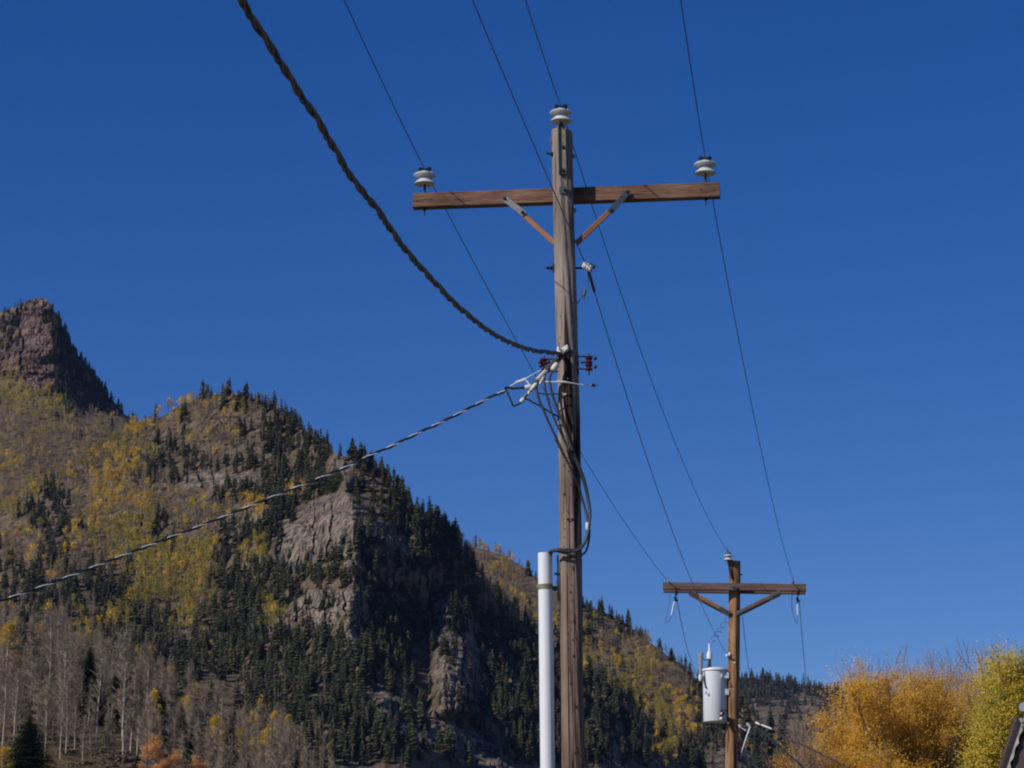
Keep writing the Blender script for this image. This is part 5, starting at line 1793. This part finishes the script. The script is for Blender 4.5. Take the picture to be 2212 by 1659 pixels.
insulator(pole2, P(1573, 1211, Y2 - .13), .02, None, s=.95, across=Vector((1, 0, 0)))
mb = MB(); mb.tube([P(1573, 1212, Y2 - .13), P(1575, 1222, Y2 - .12), P(1580, 1250, Y2 - .11)], [.02, .02, .02], 8)
mb.tube([P(1573, 1196, Y2 - .13), P(1571.5, 1180, Y2 - .13)], [.012, .003], 6)
mb.build('top_pin', M['galv_d'], pole2)
mb = MB()
for py in (1241, 1262): mb.tube([P(1598, py, Y2), P(1604, py, Y2)], .012, 6)
mb.build('side_bolt', M['galv_d'], pole2)


def c4(x, y, dy=-.16): return P(1396.7 + .1706*x, 1151.3 + .1706*y, Y2 + dy)
def c5(x, y, dy=0.): return P(1472.1 + .1808*x, 1358.9 + .1808*y, Y2 + dy)


for sgn, hook, clamp, rod, jump, lab in (
        (-1, [(285, 630), (330, 655), (375, 700), (372, 760), (380, 790)], (370, 840), [(352, 870), (315, 1040)], [(285, 745), (290, 850), (270, 980), (245, 1060), (252, 1130), (300, 1095), (318, 1045)], 'left'),
        (1, [(1855, 640), (1890, 670), (1925, 710), (1918, 770), (1915, 800)], (1915, 850), [(1912, 880), (1912, 1040)], [(1845, 745), (1840, 850), (1842, 960), (1868, 1080), (1902, 1145), (1912, 1100), (1912, 1045)], 'right')):
    mb = MB(); mb.tube(spline([c4(x, y, -.24 if i < 3 else -.12) for i, (x, y) in enumerate(hook)], 4), .011, 7)
    p = c4(hook[3][0], hook[3][1] - 20, .16)
    mb.beam(c4(hook[3][0], 715, 0), c4(hook[3][0] + 4, 785, 0), .045, .05, Vector((0, -1, 0)))
    mb.build('arm_hook', simple('rusty_steel', (.10, .055, .035), .8, .2), pole2)
    mb = MB(); q = c4(*clamp, 0)
    mb.ball(q, .026, (1, 1, 1.6)); mb.ball(q + Vector((-.02, 0, .03)), .016); mb.ball(q + Vector((.03, 0, -.02)), .016)
    mb.tube([q + Vector((0, 0, .09)), q], .012, 6)
    mb.build('cable_clamp', M['galv'], pole2)
    mb = MB(); a_, b_ = c4(*rod[0], 0), c4(*rod[1], 0)
    mb.tube([a_, a_.lerp(b_, .5), b_], [.013, .012, .009], 8)
    tag(mb.build('arrester_rod', M['polymer'], smooth=True), 'slim white rod hanging under the %s end of the far crossarm' % lab, 'rod')
    wire_obj('jumper_wire', spline([c4(x, y, 0) for x, y in jump], 6), .0055, M['wire_l'], 'thin loose wire loop hanging under the %s end of the far crossarm' % lab)
    mb = MB(); q = c4(1855 if sgn > 0 else 282, 625, -.16)
    mb.ball(q, .025, (1, 1, .8)); mb.tube([q, q + Vector((.0, 0, .08))], .006, 5); mb.tube([q, q + Vector((.04, 0, .06))], .006, 5)
    mb.build('wire_tie', M['galv'], pole2)

# onward span
for (a_, b_, mid, lab, yy) in (((1463, 1299), (1494, 1430), None, 'left', 62), ((1604, 1332), (1620, 1458), None, 'middle', 62), ((1727, 1302), (1742, 1475), None, 'right', 62)):
    A_, B_ = P(a_[0], a_[1], Y2 + .1), P(b_[0], b_[1], yy + 10)
    pts = [A_.lerp(B_, t) - Vector((0, 0, .5 * t * (1 - t))) for t in np.linspace(0, 1, 12)]
    e_ = (pts[-1] - pts[-2]); pts += [pts[-1] + e_ * k * 1.5 for k in range(1, 6)]
    wire_obj('conductor_wire', pts, .006, M['wire'], 'thin wire leaving the far pole, %s one of the three going away' % lab)

# transformer
Yt = Y2 + .02
tb = c5(405, 1100); tt = c5(412, 470)
xr = .252
tc_ = P(1545.5, 1559.5, Yt); th = P(1546.5, 1447, Yt).z - tc_.z
tr = empty('transformer', tc_)
tag(tr, 'light grey cylindrical transformer tank bolted to the left side of the far pole', 'transformer')
rt = .205
mb = MB()
mb.lathe([(.001, .012), (rt - .012, .012), (rt - .004, 0), (rt, .006), (rt, th), (.001, th)], tc_, n=48)
mb.build('tank', M['tank'], tr, smooth=True)
mb = MB()
mb.lathe([(rt + .010, -.030), (rt + .018, -.024), (rt + .018, .0), (rt + .008, .012), (rt * .6, .035), (.001, .045)], tc_ + Vector((0, 0, th)), n=48)
lid = mb.build('lid', M['tank'], tr, smooth=True)
mb = MB()
bz = tc_ + Vector((-.09, -.04, th + .035))
mb.lathe([(.035, 0), (.035, .02), (.022, .03), (.036, .05), (.022, .065), (.034, .085), (.020, .1), (.032, .12), (.02, .14), (.001, .14)], bz, n=18)
bu = mb.build('bushing', M['galv'], tr, smooth=True)
mb = MB()
mb.lathe([(.018, .13), (.048, .15), (.050, .22), (.035, .27), (.016, .29), (.014, .40), (.004, .42)], bz, n=18)
mb.build('bushing_cap', M['polymer'], bu, smooth=True)
# arrester tube on bracket
mb = MB(); a_ = c5(232, 300); b_ = c5(228, 545)
mb.tube([a_, b_], .034, 16)
for k in range(7):
    q = a_.lerp(b_, (k + .5) / 7)
    mb.tube([q + Vector((0, 0, .006)), q - Vector((0, 0, .006))], .038, 16)
ar = mb.build('fuse_tube', M['tube_grey'], tr, smooth=True)
mb = MB(); mb.tube([a_ + Vector((0, 0, .02)), a_ - Vector((0, 0, .05))], .042, 16); mb.build('cap', M['tube_grey'], ar, smooth=True)
mb = MB(); mb.tube([b_, c5(225, 590), c5(222, 620)], [.035, .034, .016], 14); mb.build('end_fitting', M['polymer'], ar, smooth=True)
mb = MB()
mb.tube([c5(265, 560, -.05), c5(270, 620, -.06), c5(290, 700, -.15)], [.012, .014, .012], 8)
mb.beam(c5(262, 480, -.02), c5(345, 470, -.05), .03, .03, Vector((0, 0, 1)))
mb.beam(c5(275, 480, -.06), c5(285, 700, -.12), .02, .03, Vector((0, -1, 0)))
mb.tube([c5(270, 480, -.05), c5(320, 440, -.06), c5(330, 350, -.05)], .012, 8)
mb.tube(spline([c5(258, 345, 0), c5(275, 372, 0), c5(300, 368, -.03), c5(318, 350, -.04)], 4), .007, 6)
mb.build('fuse_bracket', M['galv_d'], tr)
mb = MB(); q = c5(298, 760, -.19)
mb.beam(q + Vector((-.014, 0.02, 0)), q + Vector((.014, .004, 0)), .006, .05, Vector((0, 0, 1)), bev=.001); mb.build('label_plate', M['sticker'], tr)
mb = MB()
for (x, y) in ((522, 555), (522, 752)):
    q = c5(x, y, -.10); mb.beam(q + Vector((-.055, 0, 0)), q + Vector((.06, .02, 0)), .05, .10, Vector((0, 0, 1)))
mb.tube([c5(478, 540, -.19), c5(482, 565, -.23), c5(470, 585, -.2)], .011, 8)
mb.build('hanger', M['tank'], tr)
mb = MB()
mb.beam(c5(478, 965, -.2), c5(470, 1060, -.2), .03, .05, Vector((0, -1, 0)))
mb.tube([c5(500, 1010, -.2), c5(500, 1010, -.27)], [.035, .028], 10)
mb.build('low_voltage_terminal', M['galv_d'], tr)
mb = MB(); mb.ball(c5(476, 1070, -.25), .032, (1, 1, .9)); mb.ball(c5(478, 1010, -.25), .02); mb.build('terminal_nut', M['polymer'], tr, smooth=True)
wire_obj('transformer_lead', spline([c5(485, 962, -.22), c5(520, 966, -.24), c5(552, 1000, -.22), c5(556, 1060, -.18), c5(572, 1110, -.15), c5(560, 1150, -.12)], 6), .012, M['black_cable'], 'black lead curling from the transformer tank across the far pole', 'cable')
mb = MB()
mb.tube([c5(545, 1110, -.12), c5(562, 1130, -.14), c5(556, 1160, -.12)], [.02, .03, .012], 8); mb.build('knot', M['pole_brown'], pole2)
# spool where the neutral ends
mb = MB(); q = c5(545, 315, -.1); mb.ball(q, .03); mb.ball(q + Vector((.045, 0, .02)), .024, (1, 1, 1.5)); mb.build('spool_insulator', M['polymer'], pole2, smooth=True)
mb = MB(); mb.ball(c5(640, 400, -.12), .02); mb.ball(c5(700, 470, 0), .012); mb.build('ground_clip', M['polymer'], pole2, smooth=True)
mb = MB()
mb.tube([c5(548, 330, -.1), c5(600, 350, -.14), c5(650, 385, -.12)], .009, 6)
for y in (535, 735): mb.tube([c5(640, y, -.05), c5(668, y, 0)], .009, 6)
mb.build('ground_lead', M['galv_d'], pole2)
# coiled tap wire
pts = []
ctl = spline([c4(1010, 1060, -.1), c4(990, 1140, -.1), c4(940, 1210, -.1), c4(905, 1265, -.1), c4(860, 1330, -.1), c4(835, 1400, -.06)], 16)
for i, p in enumerate(ctl):
    t = i / (len(ctl) - 1); a = t * 2 * math.pi * 5.5
    pts.append(p + Vector((.055 * math.cos(a), .05 * math.sin(a), .03 * math.sin(a))) * min(1, 4 * t) * min(1, 5 * (1 - t) + .2))
wire_obj('coiled_wire', pts, .0035, M['wire'], 'loosely coiled thin wire above the transformer bushing')

# cables and fittings right of the far pole
cab = spline([c5(670, 1150, 0), c5(760, 1200, -.1), c5(890, 1180, -.3), c5(960, 1215, -.8), c5(1050, 1290, -1.5), c5(1160, 1400, -2.2), c5(1290, 1505, -3), c5(1400, 1600, -3.6), c5(1480, 1690, -4.2), c5(1700, 1950, -6)], 8)
r0 = empty('secondary_cable', cab[0]); tag(r0, 'black twisted cable leaving the far pole, the lower of two running to the right', 'cable')
m_ = [MB(), MB()]; strands(m_, cab, .010, .009, .45, 2, step=.04)
for k in range(2): m_[k].build('strand', M['black_cable'], r0, smooth=True)
cab = spline([c5(700, 1170, 0), c5(820, 1150, -.1), c5(890, 1118, -.3), c5(1000, 1165, -.7), c5(1100, 1200, -1.2), c5(1180, 1260, -1.6), c5(1290, 1328, -2.2), c5(1400, 1365, -2.8), c5(1480, 1395, -3.2), c5(1600, 1460, -3.8), c5(1720, 1525, -4.4), c5(1860, 1585, -5), c5(2020, 1665, -6), c5(2400, 1850, -8)], 8)
r0 = empty('secondary_cable', cab[0]); tag(r0, 'black and grey twisted cable leaving the far pole, upper of two running right', 'cable')
m_ = [MB(), MB()]; strands(m_, cab, .0085, .008, .45, 2, step=.04)
m_[0].build('strand', M['black_cable'], r0, smooth=True); m_[1].build('strand', M['wire_l'], r0, smooth=True)
mb = MB(); mb.tube([c5(890, 1118, -.32), c5(950, 1142, -.5), c5(1090, 1195, -1.15)], [.016, .012, .011], 8)
tag(mb.build('cable_grip', M['bare_al'], smooth=True), 'silver grip at the start of the upper cable right of the far pole', 'clamp')
mb = MB(); mb.tube([c5(778, 1125, -.2), c5(800, 1145, -.2), c5(822, 1170, -.2)], [.022, .022, .012], 8); mb.tube([c5(822, 1165, -.2), c5(770, 1310, -.2), c5(715, 1475, -.2)], [.013, .011, .004], 8)
tag(mb.build('insulator_link', M['polymer'], smooth=True), 'bent white link hanging right of the far pole below the transformer', 'insulator')
mb = MB(); mb.tube([c5(683, 1142, -.1), c5(708, 1172, -.1)], .020, 8); mb.tube([c5(708, 1172, -.1), c5(770, 1215, -.15)], .006, 6)
tag(mb.build('insulator_spool', M['polymer'], smooth=True), 'small white spool touching the right side of the far pole', 'insulator')
mb = MB(); mb.tube([c5(668, 985, 0), c5(700, 1010, -.05), c5(735, 1048, -.1), c5(765, 1060, -.12)], [.018, .022, .03, .02], 10)
tag(mb.build('cable_boot', M['black_cable'], smooth=True), 'black cable boot jutting right from the far pole', 'cable boot')
wire_obj('tie_wire', spline([c5(870, 1180, -.3), c5(866, 1240, -.3), c5(868, 1330, -.3), c5(864, 1400, -.3)], 4), .006, M['black_cable'], 'thin dark wire hanging from the start of the cables right of the far pole')

# ================================================================ HOUSE CORNER AT LOWER RIGHT
Yh = 30.
Hx = P(2212, 1540, Yh)


def hp(px, py, Y): return P(px, py, Y)


# gable end: rake board rising from lower left to the ridge just outside the frame
rk0, rk1 = hp(2137, 1743, Yh), hp(2206, 1556, Yh)
slope = (rk1 - rk0)
ridge_top = rk1 + slope.normalized() * .03
house = empty('house', (ridge_top.x, Yh, 0))
tag(house, 'brown board gable of a house with dark rake board, cut by the lower right corner', 'house')
mb = MB()
off = .055
gl = [Vector((rk0.x + off, Yh + .008, 0)), Vector((2 * ridge_top.x - rk0.x - off, Yh + .008, 0))]
zl = rk0.z - .05
sl = slope.z / slope.x
pts = [Vector((gl[0].x, Yh + .008, 0)), Vector((gl[1].x, Yh + .008, 0)), Vector((gl[1].x, Yh + .008, zl)), Vector((ridge_top.x, Yh + .008, zl + sl * (ridge_top.x - gl[0].x))), Vector((gl[0].x, Yh + .008, zl))]
DV = Vector((3.2, 6.3, 0))
bk = [p + DV for p in pts]
mb.add(pts + bk, [(0, 1, 2, 3, 4), (9, 8, 7, 6, 5), (0, 5, 6, 1), (1, 6, 7, 2), (4, 9, 5, 0)])
mb.build('wall', M['siding'], house)
for sg in (1, -1):
    mb = MB()
    def mx(p): return Vector((p.x if sg == 1 else 2 * ridge_top.x - p.x, p.y, p.z))
    a_, b_ = mx(rk0 + Vector((.035, 0, 0))), mx(ridge_top + Vector((.0, 0, 0)))
    mb.beam(a_, b_, .04, .075, Vector((0, 0, 1)), seg=1)
    rb = mb.build('rake_board', M['barge'], house)
    mb = MB()
    n_ = 22
    up = Vector((0, 0, 1))
    nrm_ = Vector((-(b_ - a_).z, 0, (b_ - a_).x)).normalized() * (1 if sg == 1 else -1)
    vs_ = []
    for i in range(n_ + 1):
        c = a_.lerp(b_, i / n_)
        wv = .024 + .009 * math.sin(i * 2.1) + random.uniform(-.006, .006)
        for q in (-.010, -.010 - wv):
            vs_.append(c + nrm_ * q + Vector((0, -.032, 0)))
        for q in (-.010 - wv, -.010):
            vs_.append(c + nrm_ * q + Vector((0, -.024, 0)))
    fs = []
    for i in range(n_):
        for k in range(4):
            fs.append((i*4 + k, i*4 + (k+1) % 4, i*4 + 4 + (k+1) % 4, i*4 + 4 + k))
    fs += [(3, 2, 1, 0), (n_*4, n_*4+1, n_*4+2, n_*4+3)]
    mb.add(vs_, fs)
    mb.build('rake_trim', M['trim'], rb)
    mb = MB()
    a3, b3 = a_ + nrm_ * .045 + Vector((0, .0, 0)), b_ + nrm_ * .045 + Vector((0, .0, 0))
    mb.add([a3, b3, b3 + DV, a3 + DV, a3 + nrm_*.03, b3 + nrm_*.03, b3 + nrm_*.03 + DV, a3 + nrm_*.03 + DV],
           [(0, 1, 2, 3), (7, 6, 5, 4), (0, 4, 5, 1), (1, 5, 6, 2), (2, 6, 7, 3), (3, 7, 4, 0)])
    mb.build('roof', simple('brown_roofing_%d' % (sg + 1), (.12, .085, .06), .8), house)
mb = MB(); q = hp(2212, 1527, Yh)
mb.beam(Vector((ridge_top.x, Yh - .10, ridge_top.z + .10)), Vector((ridge_top.x + 3.2, Yh + 6.3, ridge_top.z + .085)), .10, .09, Vector((0, 0, 1)), bev=.03)
mb.build('ridge_cap', M['roof_metal'], house)

# ================================================================ HAZE
HAZE_D = 0.000015
mb = MB()
x0, x1, y0, y1, z0, z1 = -9500, 9500, -9500, 9500, -7, 900
vs_ = [(x, y, z) for x in (x0, x1) for y in (y0, y1) for z in (z0, z1)]
mb.add(vs_, [(0, 1, 3, 2), (4, 6, 7, 5), (0, 4, 5, 1), (2, 3, 7, 6), (0, 2, 6, 4), (1, 5, 7, 3)])
hm = bpy.data.materials.new('pale_haze'); hm.use_nodes = True
n = hm.node_tree.nodes
for q in list(n):
    if q.type == 'BSDF_PRINCIPLED': n.remove(q)
pv = n.new("ShaderNodeVolumePrincipled")
pv.inputs["Color"].default_value = (.36, .52, 1.0, 1)
pv.inputs["Density"].default_value = HAZE_D
hm.node_tree.links.new(pv.outputs[0], n["Material Output"].inputs["Volume"])
ho = mb.build('haze', hm)
tag(ho, kind='stuff')
